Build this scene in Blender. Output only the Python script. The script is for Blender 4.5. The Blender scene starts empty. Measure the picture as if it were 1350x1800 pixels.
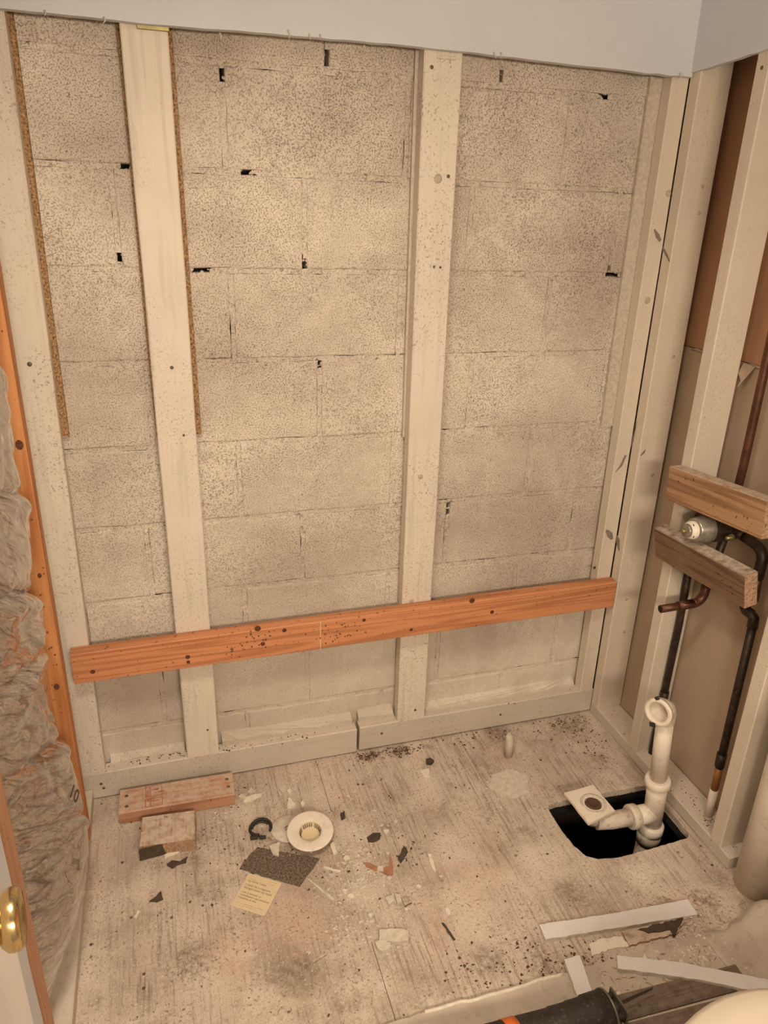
import bpy, bmesh, math, random
from mathutils import Vector, Matrix, noise, Euler

random.seed(7)
scene = bpy.context.scene
COL = scene.collection

# ------------------------------------------------------------------ camera
FPX = 1288.7
YAW, PIT, ROL = .310, -.400, .039
CAM = Vector((-.349, -1.763, 1.557))
_f = Vector((math.sin(YAW) * math.cos(PIT), math.cos(YAW) * math.cos(PIT), math.sin(PIT)))
_r0 = Vector((math.cos(YAW), -math.sin(YAW), 0))
_u0 = _r0.cross(_f)
CR = math.cos(ROL) * _r0 + math.sin(ROL) * _u0
CU = -math.sin(ROL) * _r0 + math.cos(ROL) * _u0
CF = _f
cd = bpy.data.cameras.new('camera')
cam = bpy.data.objects.new('camera', cd)
COL.objects.link(cam)
cd.sensor_fit = 'VERTICAL'
cd.sensor_height = 36
cd.sensor_width = 27
cd.lens = 36 * FPX / 1800
cd.clip_start = .02
cam.matrix_world = Matrix(((CR.x, CU.x, -CF.x, CAM.x), (CR.y, CU.y, -CF.y, CAM.y), (CR.z, CU.z, -CF.z, CAM.z), (0, 0, 0, 1)))
scene.camera = cam

# ------------------------------------------------------------------ world, lights, exposure
w = bpy.data.worlds.new('world')
scene.world = w
w.use_nodes = True
w.node_tree.nodes['Background'].inputs[0].default_value = (1, .85, .7, 1)
w.node_tree.nodes['Background'].inputs[1].default_value = .02


def area(name, loc, target, sx, sy, power, col):
    l = bpy.data.lights.new(name, 'AREA')
    l.shape = 'RECTANGLE'
    l.size, l.size_y, l.energy, l.color = sx, sy, power, col
    o = bpy.data.objects.new(name, l)
    COL.objects.link(o)
    o.location = loc
    o.rotation_euler = (Vector(target) - Vector(loc)).to_track_quat('-Z', 'Y').to_euler()
    return o


can = area('ceiling_lamp_light', (-.38, -1.20, 2.405), (-.30, -1.12, 0), .30, .30, 14, (1, .83, .645))
can.data.spread = math.radians(128)      # recessed can: little light reaches the top of the walls
area('rear_fill_light', (-.05, -2.60, 1.64), (.15, -.2, .5), .75, .18, 34, (1, .83, .645))  # added fill behind the camera, no known fixture; evens out wall brightness
scene.view_settings.view_transform = 'Standard'
scene.view_settings.look = 'None'
scene.view_settings.exposure = 0.0
scene.view_settings.gamma = 1
scene.view_settings.use_curve_mapping = False


# ------------------------------------------------------------------ pixel -> world (photo frame 1350 x 1800)
def _ray(u, v):
    return CR * ((u - 675) / FPX) - CU * ((v - 900) / FPX) + CF


def fl(u, v, z=0.0):
    d = _ray(u, v)
    t = (z - CAM.z) / d.z
    return CAM + d * t


def onx(u, v, x):
    d = _ray(u, v)
    return CAM + d * ((x - CAM.x) / d.x)


def ony(u, v, y):
    d = _ray(u, v)
    return CAM + d * ((y - CAM.y) / d.y)


# ------------------------------------------------------------------ material tools
class NT:
    def __init__(s, name):
        s.m = bpy.data.materials.new(name)
        s.m.use_nodes = True
        s.t = s.m.node_tree
        s.b = s.t.nodes['Principled BSDF']
        s.pos = None

    def n(s, typ, ins=None, **kw):
        nd = s.t.nodes.new(typ)
        for k, v in kw.items():
            setattr(nd, k, v)
        for k, v in (ins or {}).items():
            if isinstance(v, bpy.types.NodeSocket):
                s.t.links.new(v, nd.inputs[k])
            else:
                nd.inputs[k].default_value = v
        return nd

    def world(s):
        return s.n('ShaderNodeNewGeometry').outputs['Position']

    def local(s):
        c = s.n('ShaderNodeTexCoord').outputs['Object']
        r = s.n('ShaderNodeObjectInfo').outputs['Random']
        m = s.n('ShaderNodeMath', {0: r, 1: 13.7}, operation='MULTIPLY').outputs[0]
        return s.n('ShaderNodeVectorMath', {0: c, 1: m}, operation='ADD').outputs[0]

    def scale(s, v, sc):
        return s.n('ShaderNodeVectorMath', {0: v, 1: sc}, operation='MULTIPLY').outputs[0]

    def noise(s, v, sc, det=3, rough=.55, dist=0):
        return s.n('ShaderNodeTexNoise', {'Vector': v, 'Scale': sc, 'Detail': det, 'Roughness': rough, 'Distortion': dist}).outputs[0]

    def vor(s, v, sc, feat='F1'):
        return s.n('ShaderNodeTexVoronoi', {'Vector': v, 'Scale': sc}, feature=feat).outputs['Distance']

    def ramp(s, f, stops):
        nd = s.n('ShaderNodeValToRGB', {0: f})
        e = nd.color_ramp.elements
        while len(e) < len(stops):
            e.new(.5)
        for i, (p, c) in enumerate(stops):
            e[i].position = p
            e[i].color = c if len(c) == 4 else (*c, 1)
        return nd.outputs[0]

    def step(s, f, a, b):
        return s.n('ShaderNodeMapRange', {0: f, 1: a, 2: b, 3: 0.0, 4: 1.0}, clamp=True).outputs[0]

    def math(s, op, a, b=0.0):
        return s.n('ShaderNodeMath', {0: a, 1: b}, operation=op).outputs[0]

    def mix(s, f, a, b, bt='MIX'):
        nd = s.n('ShaderNodeMix', data_type='RGBA', blend_type=bt)
        for i, v in ((0, f), (6, a), (7, b)):
            if isinstance(v, bpy.types.NodeSocket):
                s.t.links.new(v, nd.inputs[i])
            else:
                nd.inputs[i].default_value = v if i == 0 else (*v[:3], 1)
        return nd.outputs[2]

    def bump(s, h, st=.5, d=.002):
        nd = s.n('ShaderNodeBump', {'Height': h, 'Strength': st, 'Distance': d})
        s.t.links.new(nd.outputs[0], s.b.inputs['Normal'])

    def done(s, col, rough=.7, metal=0.0, spec=.3):
        for k, v in (('Base Color', col), ('Roughness', rough), ('Metallic', metal), ('Specular IOR Level', spec)):
            if isinstance(v, bpy.types.NodeSocket):
                s.t.links.new(v, s.b.inputs[k])
            else:
                s.b.inputs[k].default_value = (*v[:3], 1) if k == 'Base Color' else v
        return s.m


def sepz(t, v):
    return t.n('ShaderNodeSeparateXYZ', {0: v}).outputs[2]


def m_plain(name, c, rough=.6, metal=0.0, var=.25, sc=30, bump=.15, dirt=(.16, .11, .07), dirt_amt=.25):
    t = NT(name)
    p = t.local()
    n = t.noise(p, sc, 4)
    d = tuple(x * (1 - var) for x in c)
    col = t.mix(t.step(n, .3, .7), d, c)
    sp = t.noise(p, sc * 3.1, 3)
    k = t.math('MULTIPLY', t.step(sp, .56, .72), dirt_amt)
    col = t.mix(k, col, dirt)
    t.bump(n, bump, .002)
    return t.done(col, rough, metal)


def m_block():
    t = NT('painted_block')
    p = t.world()
    big = t.noise(p, 2.3, 5, .6)
    mid = t.noise(p, 9, 4, .6)
    col = t.mix(t.step(big, .38, .60), (.50, .425, .345), (.72, .64, .53))
    col = t.mix(t.math('MULTIPLY', t.step(mid, .5, .72), .5), col, (.43, .36, .295))
    # pale drips
    st = t.noise(t.scale(p, (1, 1, .12)), 16, 4, .6)
    stm = t.math('MULTIPLY', t.step(st, .58, .72), t.step(t.noise(p, 3.1, 2), .5, .62))
    col = t.mix(t.math('MULTIPLY', stm, .5), col, (.76, .68, .57))
    # open pits of the block face, thinner where the paint lies thicker
    pit = t.noise(p, 300, 3.0, .68)
    fine = t.noise(p, 430, 2, .6)
    big_pit = t.noise(p, 120, 2, .55)
    z = sepz(t, p)
    thick = t.step(z, .15, .95)
    msk = t.math('ADD', t.math('MULTIPLY', t.step(t.noise(p, 5, 3, .6), .3, .62), .7), .3)
    msk = t.math('MULTIPLY', msk, t.math('ADD', t.math('MULTIPLY', thick, .7), .3))
    pm = t.math('MULTIPLY', t.step(pit, .45, .37), msk)
    fm = t.math('MULTIPLY', t.step(fine, .47, .36), t.math('MULTIPLY', msk, .8))
    bpm = t.math('MULTIPLY', t.step(big_pit, .34, .29), msk)
    col = t.mix(t.math('MULTIPLY', pm, .48), col, (.19, .135, .09))
    col = t.mix(t.math('MULTIPLY', fm, .42), col, (.22, .16, .105))
    col = t.mix(t.math('MULTIPLY', bpm, .7), col, (.13, .09, .055))
    pm = t.math('ADD', pm, bpm)
    h = t.math('SUBTRACT', t.math('ADD', t.math('MULTIPLY', mid, .5), t.math('MULTIPLY', fine, .25)), t.math('MULTIPLY', pm, .8))
    t.bump(h, .75, .0035)
    return t.done(col, .85, spec=.2)


def m_wood(name, light, dark, ringscale=34, rough=.65, stretch=.05, dust=0.0, paint=None, wear=.0, blotch=None):
    """Grain runs along local X."""
    t = NT(name)
    p = t.local()
    q = t.scale(p, (stretch, 1, 1))
    wob = t.noise(q, 11, 3, .5)
    band = t.noise(t.scale(p, (stretch * .6, 1, .35)), ringscale, 2, .45, .9)
    wv = t.math('SINE', t.math('MULTIPLY', t.math('ADD', band, t.math('MULTIPLY', wob, .6)), 38.0))
    rings = t.step(wv, -.2, 1.0)
    fib = t.noise(t.scale(p, (stretch * .5, 1, 1)), 260, 2, .6)
    col = t.mix(t.math('MULTIPLY', rings, .75), light, dark)
    col = t.mix(t.math('MULTIPLY', t.step(fib, .5, .75), .35), col, tuple(x * .6 for x in dark))
    if blotch:
        col = t.mix(t.math('MULTIPLY', t.step(t.noise(p, 7, 3), .45, .7), .7), col, blotch)
    spots = t.step(t.noise(p, 95, 2, .5), .67, .72)
    col = t.mix(t.math('MULTIPLY', spots, .8), col, tuple(x * .28 for x in dark))
    h = t.math('ADD', t.math('MULTIPLY', fib, .6), t.math('MULTIPLY', rings, .25))
    if paint:
        pn = t.noise(p, 6, 4, .6)
        pc = t.mix(t.step(pn, .3, .7), tuple(x * .9 for x in paint), paint)
        sm = t.math('MULTIPLY', t.step(t.noise(q, 60, 4, .65), .52, .70), wear)
        pc = t.mix(sm, pc, tuple(x * .62 for x in paint))
        sp = t.math('MULTIPLY', t.step(t.noise(p, 190, 3, .7), .57, .66), t.step(t.noise(p, 4.5, 3, .6), .38, .58))
        pc = t.mix(t.math('MULTIPLY', sp, .2 + wear * 1.5), pc, (.20, .14, .09))
        col = pc
        h = t.math('ADD', t.math('MULTIPLY', fib, .3), t.math('MULTIPLY', t.noise(q, 40, 3), .5))
    if dust:
        nz = t.n('ShaderNodeSeparateXYZ', {0: t.n('ShaderNodeNewGeometry').outputs['Normal']}).outputs[2]
        dm = t.math('MULTIPLY', t.step(nz, .3, .9), t.step(t.noise(t.world(), 45, 4, .7), .30, .58))
        col = t.mix(t.math('MULTIPLY', dm, dust), col, (.62, .53, .44))
    t.bump(h, .35, .0015)
    return t.done(col, rough)


def m_floor():
    t = NT('dusty_plywood')
    p = t.world()
    g = t.noise(t.scale(p, (1, .045, 1)), 150, 4, .65)
    g2 = t.noise(t.scale(p, (1, .09, 1)), 46, 3, .6, .3)
    big = t.noise(p, 3.2, 5, .62)
    col = t.mix(t.step(big, .36, .62), (.38, .305, .235), (.57, .475, .39))
    worn = t.step(t.noise(p, 2.6, 4, .6), .38, .58)
    gm = t.math('MULTIPLY', t.step(g, .50, .63), t.math('ADD', t.math('MULTIPLY', worn, .65), .28))
    col = t.mix(t.math('MULTIPLY', gm, .8), col, (.20, .145, .10))
    gm2 = t.math('MULTIPLY', t.step(g2, .56, .68), worn)
    col = t.mix(t.math('MULTIPLY', gm2, .55), col, (.25, .185, .13))
    dust = t.step(t.noise(p, 4.4, 5, .7), .48, .64)
    col = t.mix(t.math('MULTIPLY', dust, .7), col, (.66, .56, .465))
    stain = t.step(t.noise(p, 7.5, 6, .75), .57, .68)
    col = t.mix(t.math('MULTIPLY', stain, .65), col, (.22, .155, .105))
    def blob(u, v, r):
        c = fl(u, v)
        d = t.n('ShaderNodeVectorMath', {0: p, 1: (c.x, c.y, 0)}, operation='DISTANCE').outputs[1]
        d = t.math('ADD', d, t.math('MULTIPLY', t.math('SUBTRACT', t.noise(p, 16, 5, .7), .5), r * 2.2))
        return t.step(d, r * 1.15, r * .25)

    dk = None
    for u, v, r in ((1000, 1275, .085), (880, 1290, .07), (700, 1320, .035), (648, 1331, .03), (1235, 1580, .032), (850, 1690, .05), (960, 1690, .06), (330, 1480, .06), (470, 1470, .055), (490, 1500, .05), (1010, 1570, .05), (1060, 1335, .05), (330, 1690, .07), (520, 1700, .06), (1180, 1600, .04), (1270, 1545, .03)):
        b_ = blob(u, v, r)
        dk = b_ if dk is None else t.math('MAXIMUM', dk, b_)
    lt_ = None
    for u, v, r in ((620, 1470, .06), (645, 1570, .05), (895, 1385, .06), (800, 1500, .09), (940, 1500, .07), (830, 1620, .08), (430, 1425, .05), (560, 1400, .06), (1130, 1540, .05), (250, 1560, .05), (750, 1380, .06)):
        b_ = blob(u, v, r)
        lt_ = b_ if lt_ is None else t.math('MAXIMUM', lt_, b_)
    col = t.mix(t.math('MULTIPLY', lt_, .55), col, (.68, .58, .485))
    grit = t.math('ADD', t.math('MULTIPLY', t.step(t.noise(p, 60, 4, .75), .42, .62), .7), .12)
    col = t.mix(t.math('MULTIPLY', dk, grit), col, (.17, .115, .075))
    pink = t.step(t.noise(t.n('ShaderNodeVectorMath', {0: p, 1: (1.7, 4.4, 2)}, operation='ADD').outputs[0], 4.1, 4, .6), .55, .7)
    col = t.mix(t.math('MULTIPLY', pink, .35), col, (.62, .42, .32))
    sp = t.noise(p, 150, 3, .66)
    spm = t.math('MULTIPLY', t.step(sp, .57, .66), t.step(t.noise(p, 9, 4, .65), .36, .58))
    col = t.mix(t.math('MULTIPLY', spm, .85), col, (.12, .08, .05))
    sp3 = t.noise(t.scale(p, (1, .6, 1)), 330, 2, .6)
    col = t.mix(t.math('MULTIPLY', t.step(sp3, .55, .66), .4), col, (.19, .135, .09))
    lt = t.noise(t.n('ShaderNodeVectorMath', {0: p, 1: (5.3, 2.1, 9)}, operation='ADD').outputs[0], 190, 2, .6)
    col = t.mix(t.math('MULTIPLY', t.step(lt, .60, .69), .5), col, (.74, .65, .55))
    sp2 = t.vor(p, 26)
    col = t.mix(t.math('MULTIPLY', t.step(sp2, .13, .07), t.step(t.noise(p, 14, 2), .5, .6)), col, (.09, .06, .04))
    h = t.math('ADD', t.math('MULTIPLY', g, -.6), t.math('MULTIPLY', sp, .5))
    t.bump(h, .7, .003)
    return t.done(col, .9, spec=.15)


def m_foil():
    t = NT('wrinkled_foil')
    p = t.local()
    d = t.n('ShaderNodeVectorRotate', {'Vector': p, 'Axis': (1, 0, 0), 'Angle': .68}).outputs[0]
    wv = t.n('ShaderNodeVectorMath', {0: d, 1: t.scale(t.n('ShaderNodeTexNoise', {'Vector': d, 'Scale': 9.0}).outputs[1], (.02, .05, .03))}, operation='ADD').outputs[0]
    e1 = t.vor(t.scale(wv, (.4, .14, 1)), 34, 'DISTANCE_TO_EDGE')
    e2 = t.vor(t.scale(wv, (.4, .22, 1)), 80, 'DISTANCE_TO_EDGE')
    a = t.noise(t.scale(wv, (.4, .16, 1)), 40, 2, .5)
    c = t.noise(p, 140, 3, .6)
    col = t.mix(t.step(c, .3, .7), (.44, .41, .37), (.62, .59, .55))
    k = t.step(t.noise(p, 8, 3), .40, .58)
    crease_shade = t.math('MULTIPLY', t.step(e1, .085, .0), t.math('ADD', t.math('MULTIPLY', k, .7), .3))
    col = t.mix(t.math('MULTIPLY', crease_shade, .8), col, (.12, .095, .07))  # creases darkened in the base colour, painting in the contrast of shade
    h = t.math('ADD', t.math('ADD', t.math('MULTIPLY', t.math('MINIMUM', e1, .10), 2.6), t.math('MULTIPLY', t.math('MINIMUM', e2, .12), t.math('MULTIPLY', k, 1.0))), t.math('MULTIPLY', a, 2.2))
    t.bump(h, 1.0, .017)
    r = t.n('ShaderNodeMapRange', {0: t.noise(p, 7, 3), 1: .38, 2: .62, 3: .10, 4: .24}).outputs[0]
    t.b.inputs['Coat Weight'].default_value = 1.0      # clear film over the foil
    t.b.inputs['Coat Roughness'].default_value = .10
    t.b.inputs['Coat IOR'].default_value = 1.9
    return t.done(col, r, .95)


def m_fiber(name, c):
    t = NT(name)
    p = t.local()
    n = t.noise(p, 210, 3, .7)
    col = t.ramp(n, [(.3, tuple(x * .3 for x in c)), (.48, c), (.68, tuple(min(1, x * 2.0) for x in c))])
    t.bump(n, .8, .003)
    return t.done(col, .9, spec=.1)


M = {}
M['block'] = m_block()
M['paint'] = m_wood('cream_painted_wood', (.5, .4, .3), (.3, .2, .1), paint=(.70, .62, .51), wear=.42)
M['paint_plate'] = m_wood('cream_painted_plate', (.5, .4, .3), (.3, .2, .1), paint=(.565, .505, .415), wear=.3, dust=.9)
M['paint_grey'] = m_wood('smooth_painted_wood', (.5, .4, .3), (.3, .2, .1), paint=(.66, .575, .465), wear=.12, dust=.5)
M['orange'] = m_wood('orange_fir', (.56, .25, .095), (.36, .125, .042), 26)
M['redboard'] = m_wood('red_brown_fir', (.60, .26, .12), (.40, .15, .065), 20, rough=.55)
M['scrap'] = m_wood('brown_fir', (.47, .25, .15), (.33, .15, .07), 26, dust=.55)
M['scrapB'] = m_wood('grey_fir', (.43, .28, .18), (.24, .135, .08), 60, dust=.75)
M['block2x4'] = m_wood('tan_fir', (.40, .235, .125), (.20, .10, .048), 20, dust=.8)
M['oldblock'] = m_wood('dark_weathered_fir', (.19, .115, .068), (.09, .052, .03), 22, dust=.75, blotch=(.24, .16, .105))
M['jamb'] = m_wood('pinkish_fir', (.50, .27, .16), (.40, .20, .11), 18)
M['floor'] = m_floor()
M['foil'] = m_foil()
M['fiber'] = m_fiber('brown_fiberboard', (.28, .17, .085))
M['fiber_painted'] = m_plain('painted_fiberboard', (.60, .52, .42), .85, sc=90, bump=.6, dirt_amt=.4)
M['drywall'] = m_plain('pale_blue_drywall_paint', (.585, .60, .62), .7, var=.03, sc=8, bump=.05, dirt_amt=0)
M['gypsum'] = m_plain('gypsum_core', (.66, .60, .51), .95, var=.2, sc=80, bump=.4)
M['paper_brown'] = m_plain('brown_board_paper', (.42, .225, .12), .85, var=.12, sc=12, bump=.05, dirt_amt=.05)
M['paper_tan'] = m_plain('tan_board_paper', (.46, .345, .245), .85, var=.14, sc=7, bump=.05, dirt_amt=.08)
M['void'] = m_plain('dark_void', (.012, .010, .008), .95)
M['soil'] = m_plain('dark_soil', (.03, .022, .015), .95)
M['pvc'] = m_plain('cream_pvc', (.79, .70, .585), .45, var=.14, sc=14, bump=.05, dirt_amt=.22)
M['pvc_dirty'] = m_plain('dusty_pvc', (.68, .59, .485), .6, var=.2, sc=30, bump=.2, dirt_amt=.45)
M['copper'] = m_plain('aged_copper', (.15, .065, .040), .42, .55, var=.5, sc=40, dirt=(.05, .035, .025), dirt_amt=.6)
M['copper_dark'] = m_plain('dark_copper', (.055, .038, .028), .45, .4, var=.5, sc=45, dirt=(.20, .12, .07), dirt_amt=.4)
M['copper_bright'] = m_plain('orange_copper', (.42, .19, .06), .5, .4, var=.3, sc=40)
M['brass'] = m_plain('polished_brass', (.60, .45, .22), .18, 1.0, var=.06, sc=20, bump=.0, dirt_amt=.0)
M['brass_dull'] = m_plain('dull_brass', (.34, .29, .13), .4, .7)
M['chrome'] = m_plain('dusty_chrome', (.44, .41, .36), .32, .75, var=.35, sc=60, dirt=(.5, .42, .33), dirt_amt=.7)
M['plastic_white'] = m_plain('white_plastic', (.78, .72, .60), .4, var=.05)
M['white_strip'] = m_plain('white_painted_strip', (.70, .675, .65), .6, var=.06, sc=20, bump=.1, dirt=(.4, .33, .25), dirt_amt=.15)
M['door'] = m_plain('cream_door_paint', (.74, .70, .64), .5, var=.03, sc=5, bump=.02, dirt_amt=0)
M['ceramic'] = m_plain('cream_lid_plastic', (.58, .51, .405), .3, var=.02, sc=4, bump=.0, dirt_amt=0)
M['black'] = m_plain('black_rubber', (.035, .030, .024), .6, var=.4, sc=50, bump=.3, dirt=(.2, .15, .1), dirt_amt=.35)
M['steel'] = m_plain('grey_steel', (.22, .19, .15), .45, .6, var=.3)
M['orange_plastic'] = m_plain('orange_plastic', (.75, .16, .03), .4)
M['felt'] = m_fiber('dark_felt', (.13, .10, .075))
M['card'] = m_plain('yellow_card', (.66, .54, .34), .7, var=.06, sc=20, bump=.02, dirt_amt=.12)
M['ink'] = m_plain('dark_ink', (.09, .06, .04), .8)
M['redink'] = m_plain('red_ink', (.42, .09, .05), .8)
M['plaster'] = m_plain('plaster_chip', (.66, .58, .48), .95, var=.25, sc=70, bump=.4)
M['plaster_pale'] = m_plain('pale_plaster_chip', (.76, .68, .56), .95, var=.15, sc=70, bump=.3)
M['brownchip'] = m_plain('brown_chip', (.44, .21, .12), .9, var=.3, sc=60, bump=.3)
M['darkchip'] = m_plain('dark_chip', (.09, .065, .045), .9, var=.4, sc=60, bump=.4)
M['sawdust_dark'] = m_plain('dark_sawdust', (.12, .065, .04), .95, var=.5, sc=150)
M['underlay'] = m_plain('dusty_underlayment', (.54, .455, .37), .9, var=.2, sc=14, bump=.25, dirt_amt=.3)
M['vinyl_dark'] = m_wood('dark_vinyl_plank', (.13, .09, .062), (.075, .05, .033), 40, dust=.12)
M['nail'] = m_plain('nail_head', (.16, .12, .085), .5, .5)
M['nail_paint'] = m_plain('painted_nail_head', (.52, .44, .33), .6, var=.3, sc=200)
M['knot'] = m_wood('knot_wood', (.13, .045, .02), (.07, .025, .012), 80)
M['scuff'] = m_plain('grey_scuff', (.27, .22, .175), .8, var=.3, sc=60)
M['crack'] = m_plain('crack_shadow_gap', (.09, .06, .04), .95)


# ------------------------------------------------------------------ object tools
def setp(o, label=None, cat=None, group=None, kind=None):
    for k, v in (('label', label), ('category', cat), ('group', group), ('kind', kind)):
        if v:
            o[k] = v
    return o


def link(name, me, mat=None, parent=None, mw=None):
    o = bpy.data.objects.new(name, me)
    COL.objects.link(o)
    if mat is not None and me is not None and not me.materials:
        me.materials.append(M[mat] if isinstance(mat, str) else mat)
    mw = mw or Matrix.Identity(4)
    o.matrix_world = mw
    o['_'] = 0
    del o['_']
    if parent is not None:
        o.parent = parent
        o.matrix_parent_inverse = MW[parent.name].inverted()
    MW[o.name] = mw.copy()
    return o


MW = {}


def root(name, loc, label, cat, group=None):
    o = link(name, None, mw=Matrix.Translation(Vector(loc)))
    o.empty_display_size = .05
    return setp(o, label, cat, group)


def tomesh(bm, name, smooth=False):
    bmesh.ops.recalc_face_normals(bm, faces=bm.faces)
    me = bpy.data.meshes.new(name)
    bm.to_mesh(me)
    bm.free()
    if smooth:
        for p in me.polygons:
            p.use_smooth = True
    return me


def bm_box(bm, c, s, rot=None):
    m = Matrix.Translation(Vector(c))
    if rot is not None:
        m = m @ rot.to_matrix().to_4x4()
    m = m @ Matrix.Diagonal((*s, 1))
    return bmesh.ops.create_cube(bm, size=1, matrix=m)['verts']


def box_me(name, s, bev=.002, cuts=0, jit=0):
    bm = bmesh.new()
    bm_box(bm, (0, 0, 0), s)
    if bev:
        bmesh.ops.bevel(bm, geom=list(bm.edges), offset=bev, segments=1, affect='EDGES', profile=.5)
    if jit:
        for v in bm.verts:
            v.co += Vector((random.uniform(-jit, jit), random.uniform(-jit, jit), random.uniform(-jit, jit)))
    return tomesh(bm, name)


def box(name, lo, hi, mat, parent=None, bev=.001):
    lo, hi = Vector(lo), Vector(hi)
    c = (lo + hi) / 2
    return link(name, box_me(name, hi - lo, bev), mat, parent, Matrix.Translation(c))


def frame(a, b, wdir):
    """Local X along a->b, local Y towards wdir."""
    x = (b - a).normalized()
    y = (wdir - x * wdir.dot(x)).normalized()
    z = x.cross(y)
    m = Matrix((x, y, z)).transposed().to_4x4()
    m.translation = (a + b) / 2
    return m


def lumber(name, a, b, wd, th, wdir, mat, parent=None, bev=.0025, wav=.0):
    a, b = Vector(a), Vector(b)
    L = (b - a).length
    bm = bmesh.new()
    n = max(1, int(L / .06))
    prof = []
    hw, ht, e = wd / 2, th / 2, bev
    prof = [(-hw + e, -ht), (hw - e, -ht), (hw, -ht + e), (hw, ht - e), (hw - e, ht), (-hw + e, ht), (-hw, ht - e), (-hw, -ht + e)]
    rings = []
    sd = random.random() * 50
    for i in range(n + 1):
        x = -L / 2 + L * i / n
        dy = noise.noise(Vector((x * 3, sd, 0))) * wav
        rings.append([bm.verts.new((x, y + dy + random.uniform(-1, 1) * wav * .15, z + random.uniform(-1, 1) * wav * .1)) for y, z in prof])
    for i in range(n):
        for j in range(8):
            bm.faces.new((rings[i][j], rings[i][(j + 1) % 8], rings[i + 1][(j + 1) % 8], rings[i + 1][j]))
    bm.faces.new(rings[0])
    bm.faces.new(rings[-1])
    return link(name, tomesh(bm, name), mat, parent, frame(a, b, Vector(wdir)))


def tube_me(name, pts, r, seg=14, cap=True, smooth=True):
    """Round tube along a polyline; r a number or a list."""
    pts = [Vector(p) for p in pts]
    rr = r if isinstance(r, (list, tuple)) else [r] * len(pts)
    bm = bmesh.new()
    rings = []
    up = Vector((.13, .31, .94)).normalized()
    prev = None
    for i, p in enumerate(pts):
        d = (pts[min(i + 1, len(pts) - 1)] - pts[max(i - 1, 0)]).normalized()
        if prev is None:
            s = d.cross(up)
            if s.length < .05:
                s = d.cross(Vector((1, 0, 0)))
            s.normalize()
        else:
            s = (prev - d * prev.dot(d)).normalized()
        prev = s
        t = d.cross(s)
        rings.append([bm.verts.new(p + (s * math.cos(2 * math.pi * k / seg) + t * math.sin(2 * math.pi * k / seg)) * rr[i]) for k in range(seg)])
    for i in range(len(rings) - 1):
        for k in range(seg):
            bm.faces.new((rings[i][k], rings[i][(k + 1) % seg], rings[i + 1][(k + 1) % seg], rings[i + 1][k]))
    if cap:
        bm.faces.new(rings[0])
        bm.faces.new(rings[-1])
    me = tomesh(bm, name, smooth)
    if cap and smooth:
        for p in me.polygons:
            if len(p.vertices) > 4:
                p.use_smooth = False
    return me


def tube(name, pts, r, mat, parent=None, seg=14, cap=True):
    return link(name, tube_me(name, pts, r, seg, cap), mat, parent)


def arc(c, a, b, r, n=7):
    """Points of a quarter bend: from c + a*r to c + b*r about corner centre c (a, b unit vectors)."""
    c, a, b = Vector(c), Vector(a), Vector(b)
    return [c + (a * math.cos(t) + b * math.sin(t)) * r for t in [math.pi / 2 * i / n for i in range(n + 1)]]


def lathe_me(name, prof, seg=28, smooth=True):
    """prof: list of (radius, height) about local Z."""
    bm = bmesh.new()
    rings = []
    for r, h in prof:
        if r < 1e-5:
            rings.append([bm.verts.new((0, 0, h))])
        else:
            rings.append([bm.verts.new((r * math.cos(2 * math.pi * k / seg), r * math.sin(2 * math.pi * k / seg), h)) for k in range(seg)])
    for i in range(len(rings) - 1):
        A, B = rings[i], rings[i + 1]
        for k in range(seg):
            k2 = (k + 1) % seg
            if len(A) == 1 and len(B) == 1:
                continue
            if len(A) == 1:
                bm.faces.new((A[0], B[k], B[k2]))
            elif len(B) == 1:
                bm.faces.new((A[k], A[k2], B[0]))
            else:
                bm.faces.new((A[k], A[k2], B[k2], B[k]))
    return tomesh(bm, name, smooth)


def zaxis(loc, d, twist=0):
    """Matrix with local Z along d."""
    q = Vector(d).to_track_quat('Z', 'Y')
    return Matrix.Translation(Vector(loc)) @ q.to_matrix().to_4x4() @ Matrix.Rotation(twist, 4, 'Z')


def prism_me(name, poly, z0, z1, bev=0, jit=0):
    """Extrude a plan polygon [(x, y)] from z0 to z1 (numbers or per-vertex top list)."""
    bm = bmesh.new()
    n = len(poly)
    top = z1 if isinstance(z1, (list, tuple)) else [z1] * n
    lo = [bm.verts.new((p[0], p[1], z0)) for p in poly]
    hi = [bm.verts.new((p[0] + random.uniform(-jit, jit), p[1] + random.uniform(-jit, jit), t)) for p, t in zip(poly, top)]
    bm.faces.new(lo)
    bm.faces.new(hi)
    for i in range(n):
        j = (i + 1) % n
        bm.faces.new((lo[i], lo[j], hi[j], hi[i]))
    return tomesh(bm, name)


def ragged(poly, step=.008, amp=.0015):
    out = []
    n = len(poly)
    for i in range(n):
        a, b = Vector(poly[i]), Vector(poly[(i + 1) % n])
        k = max(1, int((b - a).length / step))
        for j in range(k):
            p = a.lerp(b, j / k)
            if j:
                p = p + Vector((random.uniform(-amp, amp), random.uniform(-amp, amp)))
            out.append((p.x, p.y))
    return out


def text_me(s, size, name='print', bold=False, ex=0.0):
    cu = bpy.data.curves.new(name, 'FONT')
    cu.body = s
    cu.size = size
    cu.resolution_u = 2
    cu.extrude = ex
    if bold:
        cu.offset = size * .02
    o = bpy.data.objects.new(name, cu)
    me = bpy.data.meshes.new_from_object(o)
    bpy.data.objects.remove(o)
    bpy.data.curves.remove(cu)
    return me


def nail(parent, p, nrm, r=.0045, mat='nail', name='nail_head'):
    me = NAILS.get((r, mat))
    if me is None:
        me = lathe_me('nail_head', [(0, 0.0012), (r * .7, .0011), (r, .0006), (r, -.0006)], 10)
        me.materials.append(M[mat])
        NAILS[(r, mat)] = me
    return link(name, me, None, parent, zaxis(p, nrm, random.random() * 6))


NAILS = {}


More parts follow.
